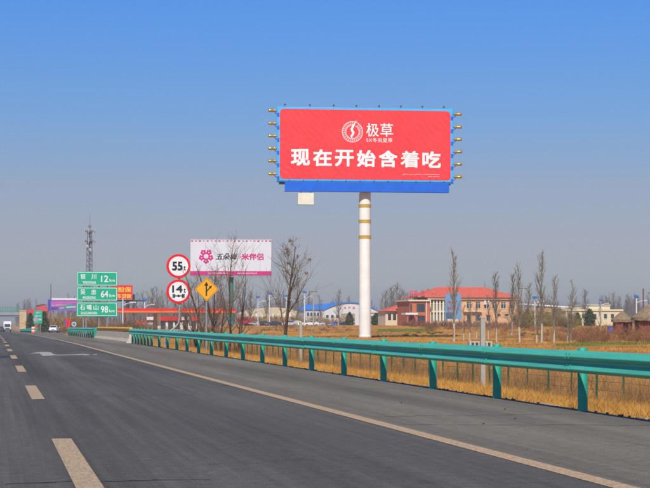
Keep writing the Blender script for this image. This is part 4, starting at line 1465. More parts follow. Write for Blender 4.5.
for k, px in enumerate((482.6, 486.0)):
    MB().box(hx(px + 1.2), hx(px + 2.8), Yh - 0.55, Yh - 0.07, hh(304.5), hh(300.6)).build('air_conditioner', M_signw, of)
# lobby: white columns with dark glazing between
MB().box(hx(428.6), hx(446), Yh + 0.50, Yh + 0.595, hh(321), hh(300.4)).build('glazing', mat('glazing_pale', (0.16, 0.16, 0.14), 0.2, 0.3, 0.8), of)
for px in (429.6, 433.0, 436.2, 439.4, 442.6):
    MB().box(hx(px), hx(px + 1.4), Yh - 0.1, Yh + 0.45, zb, hh(299.7)).build('lobby_column', mat('column_cream', (0.74, 0.68, 0.53), 0.7, 0.08, 1), of)
MB().box(hx(428.4), hx(446), Yh + 0.0, Yh + 0.48, hh(312.4), hh(310.8)).build('floor_band', M_cream, of)
MB().box(hx(428.4), hx(446), Yh + 0.30, Yh + 0.48, hh(303.9), hh(303.4)).build('floor_band', M_cream, of)
# brick tower
MB().box(hx(407.4), hx(427.6), Yh - 2.2, Yh + 10, zb, hh(301.6)).build('entrance_tower', M_brick, of)
MB().box(hx(405.8), hx(428.2), Yh - 2.7, Yh + 10.5, hh(301.6) + 0.01, hh(300.0)).build('tower_slab', M_cream, of)
for (ya, yb) in ((312.0, 304.0), (322.4, 315.6)):
    w_ = MB().box(hx(414.4), hx(422.6), Yh - 2.26, Yh - 2.17, hh(ya), hh(yb)).build('window', M_glass, of)
    MB().box(hx(418.3), hx(418.7), Yh - 2.30, Yh - 2.261, hh(ya) + 0.02, hh(yb) - 0.02).build('frame', M_dark, w_)
    MB().box(hx(407.9), hx(409.6), Yh - 2.26, Yh - 2.17, hh(ya), hh(yb)).build('window', M_glass, of)
MB().tube([(hx(424.2), Yh - 2.35, zb), (hx(424.2), Yh - 2.35, hh(301.7))], 0.11, 6).build('downpipe', M_signw, of)
MB().box(hx(399), hx(411), Yh - 6.5, Yh - 2.3, hh(314.8), hh(313.0)).build('porch_roof', M_signw, of)
for px in (400.5, 409.5):
    MB().box(hx(px), hx(px) + 0.35, Yh - 6.2, Yh - 5.85, zb, hh(314.9)).build('porch_post', M_brick, of)
for i, (px, ch) in enumerate(((409.8, '迎'), (414.2, '宾'), (421.2, '楼'))):
    text('roof_letter', ch, hx(px), hh(292.9), 4.0 * mpp(415, Yh), 4.4 * mpp(415, Yh), Yh - 1.5, mat('letter_red', (0.62, 0.05, 0.07), 0.5, 0.15, 1), of, bold=0.03, thick=0.15, local=False)
    m = MB()
    for dx in (-0.25, 0.25):
        m.tube([(hx(px) + dx, Yh - 1.4, hh(300.0)), (hx(px) + dx, Yh - 1.4, hh(294))], 0.05, 5)
    m.tube([(hx(px) - 0.5, Yh - 1.4, hh(297)), (hx(px) + 0.5, Yh - 1.4, hh(297))], 0.05, 5)
    m.build('letter_support', M_dark, of)
# annex with a red pitched roof, left
Yx = 392.0
ax = thing('annex_house', 'small cream annex with red sloping roof left of the brick entrance tower', 'building', (X(395, Yx), Yx, zg(X(395, Yx), Yx)))
MB().box(X(385.5, Yx), X(407, Yx), Yx, Yx + 8, zb, Z(311.2, Yx, 395)).build('wall', M_cream, ax)
p0, p1 = Z(311.2, Yx, 395) + 0.02, Z(303.6, Yx, 395)
vs = [(X(384, Yx), Yx - 0.8, p0), (X(412, Yx), Yx - 0.8, p0), (X(412, Yx), Yx + 9, p0), (X(384, Yx), Yx + 9, p0), (X(406, Yx), Yx + 4, p1), (X(412, Yx), Yx + 4, p1)]
MB().add(vs, [(0, 1, 5, 4), (1, 2, 5), (2, 3, 4, 5), (3, 0, 4), (3, 2, 1, 0)]).build('roof', M_roof, ax)
for px in (388, 393, 398):
    MB().box(X(px, Yx), X(px + 3, Yx), Yx - 0.05, Yx + 0.02, Z(320, Yx, 395), Z(314, Yx, 395)).build('window', M_glass, ax)

# blue billboard before the office, on a short post
Yv = 352.0
q = at(453.5, 318, Yv)
z = zg(q.x, Yv)
bbv = thing('blue_poster_board', 'pale blue poster board with red lettering in front of the office lobby', 'billboard', (q.x, Yv, z))
M_pblue = mat('print_light_blue', (0.08, 0.22, 0.42), 0.5, 0.25, 0.5, c2=(0.20, 0.32, 0.40))
bd = MB().box(X(445, Yv), X(461.2, Yv), Yv - 0.15, Yv + 0.15, Z(319.3, Yv, 453), Z(295.2, Yv, 453)).build('panel', M_pblue, bbv)
MB().prism_xz([(X(446, Yv), Z(295.1, Yv, 453)), (X(461, Yv), Z(295.1, Yv, 453)), (X(459, Yv), Z(292.6, Yv, 453)), (X(447.5, Yv), Z(293.6, Yv, 453))], Yv - 0.14, Yv + 0.14).build('panel_top', M_pblue, bbv)
Sv = mpp(453, Yv)
text('poster_lettering', '宁夏', X(451.5, Yv), Z(302.2, Yv, 453), 8 * Sv, 2.6 * Sv, Yv - 0.2, M_signred, bd, bold=0.02, thick=0.03, local=False)
text('poster_lettering', '贺兰山', X(453.2, Yv), Z(308.3, Yv, 453), 12 * Sv, 2.8 * Sv, Yv - 0.2, M_signred, bd, bold=0.02, thick=0.03, local=False)
MB().box(X(446, Yv), X(453, Yv), Yv - 0.18, Yv - 0.152, Z(318.6, Yv, 453), Z(312.5, Yv, 453)).build('printed_picture', mat('print_dark_blue', (0.05, 0.10, 0.17), 0.5, 0.3, 1.2), bd)
for px in (447, 459.5):
    MB().tube([(X(px, Yv), Yv + 0.2, z - 0.4), (X(px, Yv), Yv + 0.2, Z(296, Yv, 453))], 0.12, 8).build('post', M_galv, bbv)

# ------------------------------------------------------------------ sheds and halls behind the yard
M_shed = mat('shed_pale', (0.50, 0.53, 0.56), 0.7, 0.08, 0.4)
M_shedroof = mat('shed_roof_blue', (0.03, 0.22, 0.68), 0.5, 0.1, 0.4)
Yf = 600.0


def fz(py, px=330):
    return Z(py, Yf, px)


def fx(px):
    return X(px, Yf)


gz = zg(fx(340), Yf) - 0.6
sh = thing('blue_roof_shed', 'long grey shed with a bright blue sheet roof left of the arched hall', 'building', (fx(318), Yf + 4, gz + 0.6))
MB().box(fx(307.5), fx(326), Yf + 4, Yf + 20, gz, fz(309.6)).build('wall', M_shed, sh)
vs = [(fx(306.5), Yf + 3.4, fz(309.6)), (fx(335), Yf + 3.4, fz(309.8)), (fx(336), Yf + 12, fz(303.2)), (fx(311.5), Yf + 12, fz(304.4)), (fx(306.5), Yf + 20, fz(309.6)), (fx(335), Yf + 20, fz(309.8))]
MB().add(vs, [(0, 1, 2, 3), (3, 2, 5, 4), (0, 3, 4), (1, 5, 2), (0, 4, 5, 1)]).build('roof', M_shedroof, sh)
for k in range(4):
    MB().box(fx(309 + 3.4 * k), fx(311 + 3.4 * k), Yf + 3.93, Yf + 3.997, fz(316), fz(312.5)).build('window', M_glass, sh)
ar = thing('arched_hall', 'large white hall with a shallow arched roof behind the white billboard column', 'building', (fx(350), Yf, gz + 0.6))
arc = [(fx(322.5), fz(310.8))] + [(fx(322.5 + 2.75 * k), fz(310.8 - 8.0 * math.sin(math.pi * k / 20) ** 0.9)) for k in range(1, 20)] + [(fx(377.5), fz(310.8))]
MB().prism_xz([(fx(322.5), gz), (fx(377.5), gz)] + list(reversed(arc)), Yf, Yf + 22).build('wall', mat('hall_white', (0.60, 0.60, 0.60), 0.7, 0.06, 0.3), ar)
m = MB()
for i in range(20):
    (xa, za), (xb, zb_) = arc[i], arc[i + 1]
    m.add([(xa, Yf - 0.5, za + 0.03), (xb, Yf - 0.5, zb_ + 0.03), (xb, Yf + 22.4, zb_ + 0.03), (xa, Yf + 22.4, za + 0.03), (xa, Yf - 0.5, za + 0.4), (xb, Yf - 0.5, zb_ + 0.4), (xb, Yf + 22.4, zb_ + 0.4), (xa, Yf + 22.4, za + 0.4)], [(0, 1, 5, 4), (4, 5, 6, 7), (2, 3, 7, 6)])
m.build('roof', M_shedroof, ar)
for px, ch in ((345, '农'), (349.4, '产'), (353.8, '品')):
    text('wall_character', ch, fx(px), fz(307.9), 2.2 * mpp(350, Yf), 2.3 * mpp(350, Yf), Yf - 0.06, M_signred, ar, bold=0.03, thick=0.03, local=False)
w_ = MB().box(fx(341.5), fx(355), Yf - 0.05, Yf - 0.004, gz, fz(313.5)).build('door', mat('hall_door', (0.33, 0.27, 0.19), 0.7, 0.15, 0.6), ar)
for px in (326, 331, 336, 359, 370):
    MB().box(fx(px), fx(px + 2.6), Yf - 0.05, Yf - 0.004, fz(318), fz(315)).build('window', M_glass, ar)
Yq = 560.0
lw = thing('cream_outbuilding', 'low cream outbuilding right of the billboard column before the arched hall', 'building', (X(376, Yq), Yq, zg(X(376, Yq), Yq)))
MB().box(X(368.5, Yq), X(383.6, Yq), Yq, Yq + 8, gz, Z(313.2, Yq, 376)).build('wall', M_cream, lw)
MB().box(X(368, Yq), X(384, Yq), Yq - 0.3, Yq + 8.3, Z(313.2, Yq, 376) + 0.01, Z(312.3, Yq, 376)).build('roof', M_conc, lw)
for px in (371, 377.5):
    MB().box(X(px, Yq), X(px + 2.5, Yq), Yq - 0.04, Yq - 0.004, Z(319.5, Yq, 376), Z(316, Yq, 376)).build('window', M_glass, lw)
# cream dome hall behind the near bare tree
Yw = 640.0
gz2 = zg(X(275, Yw), Yw) - 0.6
dm = thing('cream_hall', 'wide cream hall with a bowed roofline behind the near bare tree', 'building', (X(275, Yw), Yw, gz2 + 0.6))
M_hall = mat('hall_cream', (0.56, 0.47, 0.31), 0.8, 0.1, 0.3)
arc = [(X(246 + 2.8 * k, Yw), Z(313.8 - 6.4 * math.sin(math.pi * k / 20) ** 0.7, Yw, 275)) for k in range(21)]
MB().prism_xz([(arc[0][0], gz2), (arc[-1][0], gz2)] + list(reversed(arc)), Yw, Yw + 25).build('wall', M_hall, dm)
for k in range(9):
    x = X(250 + 5.6 * k, Yw)
    MB().box(x, x + 0.5, Yw - 0.3, Yw - 0.003, gz2, Z(314, Yw, 275)).build('pilaster', M_white, dm)
    MB().box(x + 0.8, x + 1.8, Yw - 0.04, Yw - 0.004, Z(321, Yw, 275), Z(317, Yw, 275)).build('window', M_glass, dm)
# cream low factory, right
Yr = 520.0
gz3 = zg(X(590, Yr), Yr) - 0.6
cf = thing('cream_factory', 'low stepped cream factory behind the red shrubs at the right', 'building', (X(590, Yr), Yr, gz3 + 0.6))
M_fac = mat('factory_cream', (0.66, 0.57, 0.36), 0.8, 0.07, 0.3)
MB().box(X(566, Yr), X(622.5, Yr), Yr, Yr + 12, gz3, Z(311.0, Yr, 590)).build('wall', M_fac, cf)
MB().box(X(565, Yr), X(623, Yr), Yr - 0.4, Yr + 12.4, Z(311.0, Yr, 590) + 0.01, Z(309.3, Yr, 590)).build('parapet', M_fac, cf)
MB().box(X(588, Yr), X(613.5, Yr), Yr + 3, Yr + 12, Z(309.2, Yr, 590), Z(305.3, Yr, 590)).build('upper_storey', M_fac, cf)
MB().box(X(564, Yr), X(590, Yr), Yr + 2.9, Yr + 12, Z(309.2, Yr, 590), Z(307.2, Yr, 590)).build('upper_roof', M_conc, cf)
MB().box(X(587.6, Yr), X(614, Yr), Yr + 2.6, Yr + 12.3, Z(305.3, Yr, 590) + 0.01, Z(304.6, Yr, 590)).build('upper_parapet', M_white, cf)
for px in (568.5, 575.5, 582, 593.4, 604, 611, 617.5):
    w_ = MB().box(X(px, Yr), X(px + 3, Yr), Yr - 0.05, Yr - 0.004, Z(318.5, Yr, 590), Z(314, Yr, 590)).build('window', M_glass, cf)
    MB().box(X(px, Yr) - 0.1, X(px + 3, Yr) + 0.1, Yr - 0.12, Yr - 0.051, Z(319.1, Yr, 590), Z(318.6, Yr, 590)).build('sill', M_white, w_)
# long pale pipe bridge / roof line between office and factory
Ys_ = 560.0
lr = thing('low_shed', 'long low white-roofed shed between the office and the cream factory', 'building', (X(545, Ys_), Ys_, zg(X(545, Ys_), Ys_)))
MB().box(X(523, Ys_), X(571, Ys_), Ys_, Ys_ + 8, gz3, Z(308.2, Ys_, 545)).build('wall', M_peach, lr)
vs0 = [(X(522, Ys_), Z(303.4, Ys_, 545)), (X(572, Ys_), Z(306.6, Ys_, 545)), (X(572, Ys_), Z(308.1, Ys_, 545)), (X(522, Ys_), Z(304.8, Ys_, 545))]
MB().prism_xz(vs0, Ys_ - 0.5, Ys_ + 8.5).build('roof', M_white, lr)
for k in range(6):
    MB().box(X(526 + 7 * k, Ys_), X(529 + 7 * k, Ys_), Ys_ - 0.05, Ys_ - 0.004, Z(316, Ys_, 545), Z(312, Ys_, 545)).build('window', M_glass, lr)

# thatched pavilions at the right
M_thatch = mat('thatch', (0.25, 0.175, 0.10), 0.95, 0.3, 3.0, bump=0.8, bscale=18, c2=(0.14, 0.095, 0.055))
M_redpost = mat('pavilion_red', (0.20, 0.045, 0.03), 0.8, 0.2, 2)


def pavilion(label, px, Y, half_px, eave_py, top_py, n=8):
    c = at(px, 320, Y)
    z = zg(c.x, Y)
    t = thing('thatched_pavilion', label, 'pavilion', (c.x, Y, z))
    S_ = mpp(px, Y)
    r = half_px * S_
    ze_, zt_ = Z(eave_py, Y, px), Z(top_py, Y, px)
    vs, fs = [], []
    rings = [(1.0, -0.35), (1.02, 0.0), (0.78, 0.26), (0.5, 0.58), (0.2, 0.9), (0.06, 1.02)]
    k = 32
    for rr, hh_ in rings:
        for i in range(k):
            a_ = 2 * math.pi * i / k
            j_ = 1 + 0.02 * random.uniform(-1, 1)
            z_ = ze_ + (zt_ - ze_) * hh_ if hh_ >= 0 else ze_ - 0.35 + random.uniform(-0.06, 0.06)
            vs.append((c.x + r * rr * j_ * math.cos(a_), Y + r * rr * j_ * math.sin(a_), z_))
    for q in range(len(rings) - 1):
        for i in range(k):
            fs.append((q * k + i, q * k + (i + 1) % k, (q + 1) * k + (i + 1) % k, (q + 1) * k + i))
    fs.append(tuple(range(k - 1, -1, -1)))
    fs.append(tuple((len(rings) - 1) * k + i for i in range(k)))
    MB().add(vs, fs).build('thatched_roof', M_thatch, t)
    for i in range(n):
        a_ = 2 * math.pi * (i + 0.5) / n
        x, y = c.x + r * 0.8 * math.cos(a_), Y + r * 0.8 * math.sin(a_)
        MB().tube([(x, y, z - 0.4), (x, y, ze_)], 0.11, 8).build('post', M_redpost, t)
    for i in range(n):
        if i == 5:
            continue
        a_, b_ = 2 * math.pi * (i + 0.5) / n, 2 * math.pi * (i + 1.5) / n
        p_, q_ = Vector((c.x + r * 0.8 * math.cos(a_), Y + r * 0.8 * math.sin(a_), z)), Vector((c.x + r * 0.8 * math.cos(b_), Y + r * 0.8 * math.sin(b_), z))
        hgt = 1.0 if i % 2 else ze_ - z - 0.2
        o_ = (q_ - p_).normalized() * 0.12
        p_, q_ = p_ + o_, q_ - o_
        nn = Vector((-(q_ - p_).y, (q_ - p_).x, 0)).normalized() * 0.04
        MB().add([p_ - nn, q_ - nn, q_ + nn, p_ + nn] + [v + Vector((0, 0, hgt)) for v in (p_ - nn, q_ - nn, q_ + nn, p_ + nn)], [(0, 3, 2, 1), (4, 5, 6, 7), (0, 1, 5, 4), (1, 2, 6, 5), (2, 3, 7, 6), (3, 0, 4, 7)]).build('side_panel', M_redpost, t)


pavilion('small thatched pavilion with dark red posts left of the bigger one', 622.5, 205, 11.0, 319.5, 311.6)
pavilion('big thatched pavilion with dark red posts cut by the right edge', 652, 188, 20.5, 317.5, 303.5)
bin0 = thing('blue_bin', 'small blue bin beside the small thatched pavilion', 'bin', (X(610, 215), 215, zg(X(610, 215), 215)))
bevel(MB().box(-0.3, 0.3, -0.3, 0.3, 0, 0.9).build('body', mat('bin_blue', (0.03, 0.10, 0.45), 0.5, 0.1, 3), bin0, local=True), 0.05)
MB().box(-0.34, 0.34, -0.34, 0.34, 0.905, 1.0).build('lid', MATS['bin_blue'], bin0, local=True)

# ------------------------------------------------------------------ street lamps and poles
M_pole = mat('lamp_pole_white', (0.62, 0.63, 0.64), 0.5, 0.1, 2)
M_solar = mat('solar_blue', (0.04, 0.12, 0.34), 0.3, 0.2, 3)


def lamp(label, px, py_top, Y, solar=True, side=1, group=None):
    x = X(px, Y)
    z = zg(x, Y)
    t = thing('street_lamp', label, 'street lamp', (x, Y, z), group)
    H = Z(py_top, Y, px) - z
    r = 0.11 if Y < 300 else 0.14
    MB().tube([(0, 0, -0.4), (0, 0, H * 0.6), (0, 0, H)], [r * 1.2, r, r * 0.8], 8).build('pole', M_pole, t, smooth=True, local=True)
    MB().tube([(0, 0, H * 0.80), (side * 0.7, 0, H * 0.86), (side * 1.5, 0, H * 0.88)], 0.06, 6).build('arm', M_pole, t, smooth=True, local=True)
    bevel(MB().box(side * 1.6 - 0.45, side * 1.6 + 0.45, -0.16, 0.16, H * 0.88 - 0.06, H * 0.88 + 0.10).build('lamp_head', M_pole, t, local=True), 0.04)
    if solar:
        m = MB().add([(-0.5, -0.3, H - 0.05), (0.5, -0.3, H - 0.05), (0.5, 0.25, H + 0.33), (-0.5, 0.25, H + 0.33), (-0.5, -0.26, H - 0.1), (0.5, -0.26, H - 0.1), (0.5, 0.29, H + 0.28), (-0.5, 0.29, H + 0.28)], [(0, 1, 2, 3), (7, 6, 5, 4), (0, 4, 5, 1), (1, 5, 6, 2), (2, 6, 7, 3), (3, 7, 4, 0)])
        m.build('solar_panel', M_solar, t, local=True)
    return t


lamp('white street lamp right of the red billboard, nearest the green sign', 122.8, 298, 260, False, 1)
lamp('white solar lamp left of the fuel station shop', 144.6, 300.5, 330)
lamp('white solar lamp before the cream hall, left of the near bare tree', 258, 297.5, 430)
lamp('white solar lamp before the cream hall, touching the bare tree crown', 269.5, 294.0, 470)
lamp('white solar lamp just right of the near bare tree', 286.2, 296.2, 430)
lamp('tall white solar lamp between the bare tree and the blue roofed shed', 304.6, 292.5, 380)
lamp('white solar lamp right of the office behind the young poplars', 535.0, 298, 300)
lamp('white solar lamp in front of the cream factory', 601.0, 300.5, 380)
lamp('white solar lamp behind the thatched pavilions', 636.6, 297.0, 300)


def upole(label, px, top, Y, m, r=0.15, cross=True):
    x = X(px, Y)
    z = zg(x, Y)
    t = thing('utility_pole', label, 'pole', (x, Y, z))
    H = Z(top, Y, px) - z
    MB().tube([(0, 0, -0.5), (0, 0, H)], [r * 1.25, r], 8).build('shaft', m, t, smooth=True, local=True)
    if cross:
        MB().box(-0.9, 0.9, -0.06, 0.06, H - 0.55, H - 0.43).build('crossarm', M_dark, t, local=True)
        for dx in (-0.8, 0, 0.8):
            MB().lathe([(0.05, 0), (0.07, 0.1), (0.03, 0.2)], (dx, 0, H - 0.43), n=8).build('insulator', M_conc, t, local=True)


M_cpole = mat('pole_concrete', (0.36, 0.33, 0.28), 0.9, 0.12, 2)
upole('concrete utility pole just left of the blue roofed shed', 313.6, 289.5, 360, M_cpole)
upole('concrete utility pole right of the office roof corner', 523.6, 286.2, 330, M_cpole)
upole('tall slender grey pole before the purple billboard', 50.6, 284, 420, mat('pole_grey_dark', (0.13, 0.13, 0.13), 0.7, 0.15, 2), 0.11, False)
upole('rust brown steel pole behind the big thatched pavilion', 643.6, 288.5, 260, mat('pole_rust', (0.16, 0.06, 0.04), 0.8, 0.2, 2), 0.12, False)
# ------------------------------------------------------------------ fence along the verge
XF = 12.4
fn = thing('wire_fence', 'wire fence with thin green posts in the dry grass behind the guardrail', 'fence', (XF, 22, zg(XF, 22)))
M_fpost = mat('fence_green', (0.035, 0.10, 0.045), 0.7, 0.2, 4)
fp0 = None
k = 0
y = 22.0
while y < 110:
    z = zg(XF, y)
    if fp0 is None:
        fp0 = MB().box(-0.016, 0.016, -0.016, 0.016, -0.3, 0.98).build('fence_post', M_fpost, fn, local=True)
        o = fp0
    else:
        o = fp0.copy()
        COL.objects.link(o)
    o.location = Vector((XF, y, z)) - Vector(fn.location)
    o.rotation_euler = (random.uniform(-0.03, 0.03), random.uniform(-0.03, 0.03), random.uniform(0, 1))
    y += 1.5
for zz in (0.12, 0.30, 0.48, 0.66, 0.80, 0.94):
    pts_ = []
    y = 22.0
    while y < 109.6:
        pts_.append((XF - 0.03, y, zg(XF, y) + zz + random.uniform(-0.015, 0.015)))
        y += 1.5
    MB().tube(pts_, 0.0035, 4).build('wire', M_dark, fn)
for px, Y, top, lab in ((482.6, 37.0, 318.5, 'pale concrete post in the verge rising above the guardrail at the right'), (300.6, 63.5, 323.0, 'pale concrete post rising above the guardrail right of the near bare tree')):
    x = X(px, Y)
    z = zg(x, Y)
    t = thing('concrete_post', lab, 'post', (x, Y, z))
    H = Z(top, Y, px) - z
    MB().box(-0.055, 0.055, -0.055, 0.055, -0.3, H).build('shaft', M_cpole, t, local=True)
    bevel(t.children[0], 0.012)
    MB().box(-0.062, 0.062, -0.062, 0.062, H + 0.001, H + 0.03).build('cap', M_cpole, t, local=True)
# grey concrete blocks lying in the field
x = X(479.5, 100)
blk = thing('concrete_block', 'low grey concrete block with slots in the field by the concrete post', 'block', (x, 100, zg(x, 100)))
bevel(MB().box(-0.75, 0.75, -0.3, 0.3, -0.1, 0.5).build('body', M_conc, blk, local=True), 0.03)
for k in range(5):
    MB().box(-0.62 + 0.27 * k, -0.46 + 0.27 * k, -0.31, -0.29, 0.18, 0.42).build('slot', M_dark, blk, local=True)

# ------------------------------------------------------------------ bare trees
def rnd_perp(d, rng):
    v = Vector((rng.uniform(-1, 1), rng.uniform(-1, 1), rng.uniform(-1, 1)))
    v = v - d * v.dot(d)
    return v.normalized() if v.length > 1e-6 else Vector((1, 0, 0))


def grow(mb, p, d, L, r, lev, maxlev, rng, kids, up=0.12, wob=0.18, spread=(28, 62), tips=None, rmin=0.0035, shrink=(0.45, 0.75)):
    n = 4 if lev == 0 else 3
    pts, rad = [p.copy()], [r]
    q, dd = p.copy(), d.copy()
    for i in range(n):
        dd = (dd + rnd_perp(dd, rng) * wob * rng.uniform(0.3, 1) + Vector((0, 0, up))).normalized()
        q = q + dd * (L / n)
        pts.append(q.copy())
        rad.append(max(rmin, r * (1 - 0.8 * (i + 1) / n)))
    mb.tube(pts, rad, 6 if lev == 0 else (5 if lev == 1 else 3), cap=False)
    if lev >= maxlev:
        if tips is not None:
            tips.append(pts[-1])
        return
    k = kids[lev]
    for j in range(k):
        t = rng.uniform(0.25, 1.0) if lev else rng.uniform(0.35, 1.0)
        f = t * n
        i = min(n - 1, int(f))
        b = pts[i].lerp(pts[i + 1], f - i)
        ax = (pts[i + 1] - pts[i]).normalized()
        an = R(rng.uniform(*spread))
        nd = (ax * math.cos(an) + rnd_perp(ax, rng) * math.sin(an)).normalized()
        rr = (rad[i] * (1 - (f - i)) + rad[i + 1] * (f - i)) * rng.uniform(0.5, 0.75)
        grow(mb, b, nd, L * rng.uniform(*shrink), max(rmin, rr), lev + 1, maxlev, rng, kids, up, wob, spread, tips, rmin, shrink)


def bare_tree(label, px, Y, top_py, seed, trunks, kids=(7, 6, 5), maxlev=3, up=0.12, r0=0.07, m_t=None, m_c=None, spread=(28, 62), trunkfrac=0.3, seeds=0, name='bare_tree', cat='tree', group=None, rmin=0.004, base_lime=0.0, lean=0.06):
    rng = random.Random(seed)
    x = X(px, Y)
    z = zg(x, Y)
    H = Z(top_py, Y, px) - z
    t = thing(name, label, cat, (x, Y, z), group)
    trunk, crown = MB(), MB()
    tips = []
    for k in range(trunks):
        hk = H * (1 if k == 0 else rng.uniform(0.6, 0.95))
        off = Vector((0, 0, 0)) if k == 0 else Vector((rng.uniform(-0.35, 0.35), rng.uniform(-0.3, 0.3), 0))
        d = Vector((rng.uniform(-lean, lean), rng.uniform(-lean, lean), 1)) if k == 0 else Vector((rng.uniform(-0.35, 0.35), rng.uniform(-0.3, 0.3), 1))
        d.normalize()
        n = 7
        pts, rad = [], []
        q = off + Vector((0, 0, -0.25))
        for i in range(n + 1):
            pts.append(q.copy())
            rad.append(max(rmin, r0 * (1.15 - 1.0 * i / n)))
            d = (d + rnd_perp(d, rng) * 0.07 + Vector((0, 0, 0.05))).normalized()
            q = q + d * (hk + 0.25) / n
        sc = hk / max(0.1, pts[-1].z)
        pts = [Vector((p_.x, p_.y, p_.z * sc if p_.z > 0 else p_.z)) for p_ in pts]
        trunk.tube(pts, rad, 9, cap=False)
        nb = kids[0]
        for j in range(nb):
            tt = trunkfrac + (0.97 - trunkfrac) * (j + rng.uniform(0, 0.9)) / nb
            f = tt * n
            i = min(n - 1, int(f))
            b = pts[i].lerp(pts[i + 1], f - i)
            ax = Vector((0, 0, 1))
            an = R(rng.uniform(*spread))
            nd = (ax * math.cos(an) + rnd_perp(ax, rng) * math.sin(an)).normalized()
            L = hk * (1.08 - tt) * rng.uniform(0.42, 0.66) + 0.15
            grow(crown, b, nd, L, max(rmin, rad[i] * 0.55), 1, maxlev, rng, kids, up, 0.2, (22, 55), tips, rmin)
    tk_ = trunk.build('trunk', m_t or M_bark, t, smooth=True, local=True)
    cr_ = crown.build('crown', m_c or M_twig, t, smooth=False, local=True)
    if seeds:
        for i in range(seeds):
            p_ = rng.choice(tips)
            m = MB()
            for q in range(12):
                o_ = Vector((rng.gauss(0, 0.05), rng.gauss(0, 0.05), rng.gauss(0, 0.04)))
                m.lathe([(0.0, -0.03), (0.028, 0), (0.0, 0.03)], p_ + o_, n=5)
            m.build('seed_cluster', M_nest, t, local=True)
    if base_lime:
        MB().tube([(0, 0, -0.2), (0, 0, base_lime)], [r0 * 1.32, r0 * 1.22], 10).build('limewashed_base', M_lime, t, smooth=True, local=True)
    return t


bare_tree('tall near bare tree with brown seed clusters right of the white billboard', 283.0, 69, 246.5, 11, 1, (11, 6, 4), 3, 0.16, 0.085, trunkfrac=0.30, seeds=9, spread=(30, 58), rmin=0.005)
bare_tree('thin straight bare tree standing before the white billboard and its teal column', 228.5, 80, 239, 23, 1, (12, 3, 2), 3, 0.20, 0.055, trunkfrac=0.28, spread=(25, 48), rmin=0.005)
bare_tree('spreading multi-stemmed bare tree just right of the amber diamond sign', 217.0, 78, 266, 31, 4, (7, 4, 3), 3, 0.16, 0.065, trunkfrac=0.22, spread=(25, 55), rmin=0.005)
bare_tree('leaning bare tree right of the teal billboard column', 239.5, 84, 268, 35, 3, (6, 4, 3), 3, 0.14, 0.05, trunkfrac=0.25, spread=(28, 58), rmin=0.005)
bare_tree('low bare tree between the weight limit sign and the diamond sign', 197.5, 90, 290, 41, 3, (7, 5, 3), 3, 0.14, 0.045, trunkfrac=0.2, spread=(28, 60), rmin=0.005)


# ------------------------------------------------------------------ poplars
def poplar_mesh(seed, H, full=1.0, lime=True):
    """returns trunk and crown MBs of an upright bare poplar of height H"""
    rng = random.Random(seed)
    tr, cr = MB(), MB()
    n = 8
    pts, rad = [], []
    q = Vector((0, 0, -0.25))
    dx, dy = 0, 0
    for i in range(n + 1):
        t = i / n
        pts.append(Vector((dx, dy, -0.25 + (H + 0.25) * t)))
        rad.append(max(0.012, 0.0125 * H * (1 - 0.93 * t)))
        dx += rng.uniform(-0.05, 0.05)
        dy += rng.uniform(-0.05, 0.05)
    tr.tube(pts, rad, 7, cap=False)
    nb = int(54 * full)
    for j in range(nb):
        t = 0.20 + 0.77 * (j + rng.random()) / nb
        f = t * n
        i = min(n - 1, int(f))
        b = pts[i].lerp(pts[i + 1], f - i)
        az = rng.uniform(0, 6.283)
        an = R(rng.uniform(10, 30))
        d = Vector((math.sin(an) * math.cos(az), math.sin(an) * math.sin(az), math.cos(an)))
        L = H * (0.20 * (1.15 - t) + 0.06) * rng.uniform(0.7, 1.2)
        p1 = b + d * L * 0.5
        p2 = p1 + (d + Vector((0, 0, 0.35))).normalized() * L * 0.5
        cr.tube([b, p1, p2], [0.024, 0.017, 0.009], 3, cap=False)
        for k in range(4):
            s = b.lerp(p1, rng.uniform(0.3, 1)) if k < 2 else p1.lerp(p2, 0.3)
            az2 = az + rng.uniform(-1.2, 1.2)
            an2 = R(rng.uniform(10, 45))
            d2 = Vector((math.sin(an2) * math.cos(az2), math.sin(an2) * math.sin(az2), math.cos(an2)))
            cr.tube([s, s + d2 * L * rng.uniform(0.3, 0.55)], [0.014, 0.008], 3, cap=False)
    return tr, cr


POP = []
for s in range(5):
    tr, cr = poplar_mesh(100 + s, 8.0, 1.0 if s < 3 else 0.55)
    root = thing('poplar_tree', 'x', 'tree', (0, 0, 0))
    tr.build('trunk', M_poplar, root, smooth=True, local=True)
    cr.build('crown', M_poplar, root, local=True)
    MB().tube([(0, 0, -0.2), (0, 0, 1.7)], [0.118, 0.096], 8).build('limewashed_base', M_lime, root, smooth=True, local=True)
    POP.append([root, False])


def poplar(px, top, Y, kind, label, group='young bare poplars in the field', wide=1.0):
    x = X(px, Y)
    z = zg(x, Y)
    H = Z(top, Y, px) - z
    root, used = POP[kind]
    o = root if not used else copy_tree(root)
    POP[kind][1] = True
    o.location = (x, Y, z)
    s = H / 8.0
    o.scale = (max(0.7, s) * wide, max(0.7, s) * wide, s)
    o.rotation_euler = (random.uniform(-0.04, 0.04), random.uniform(-0.04, 0.04), random.uniform(0, 6.28))
    tag(o, label, 'tree', group)


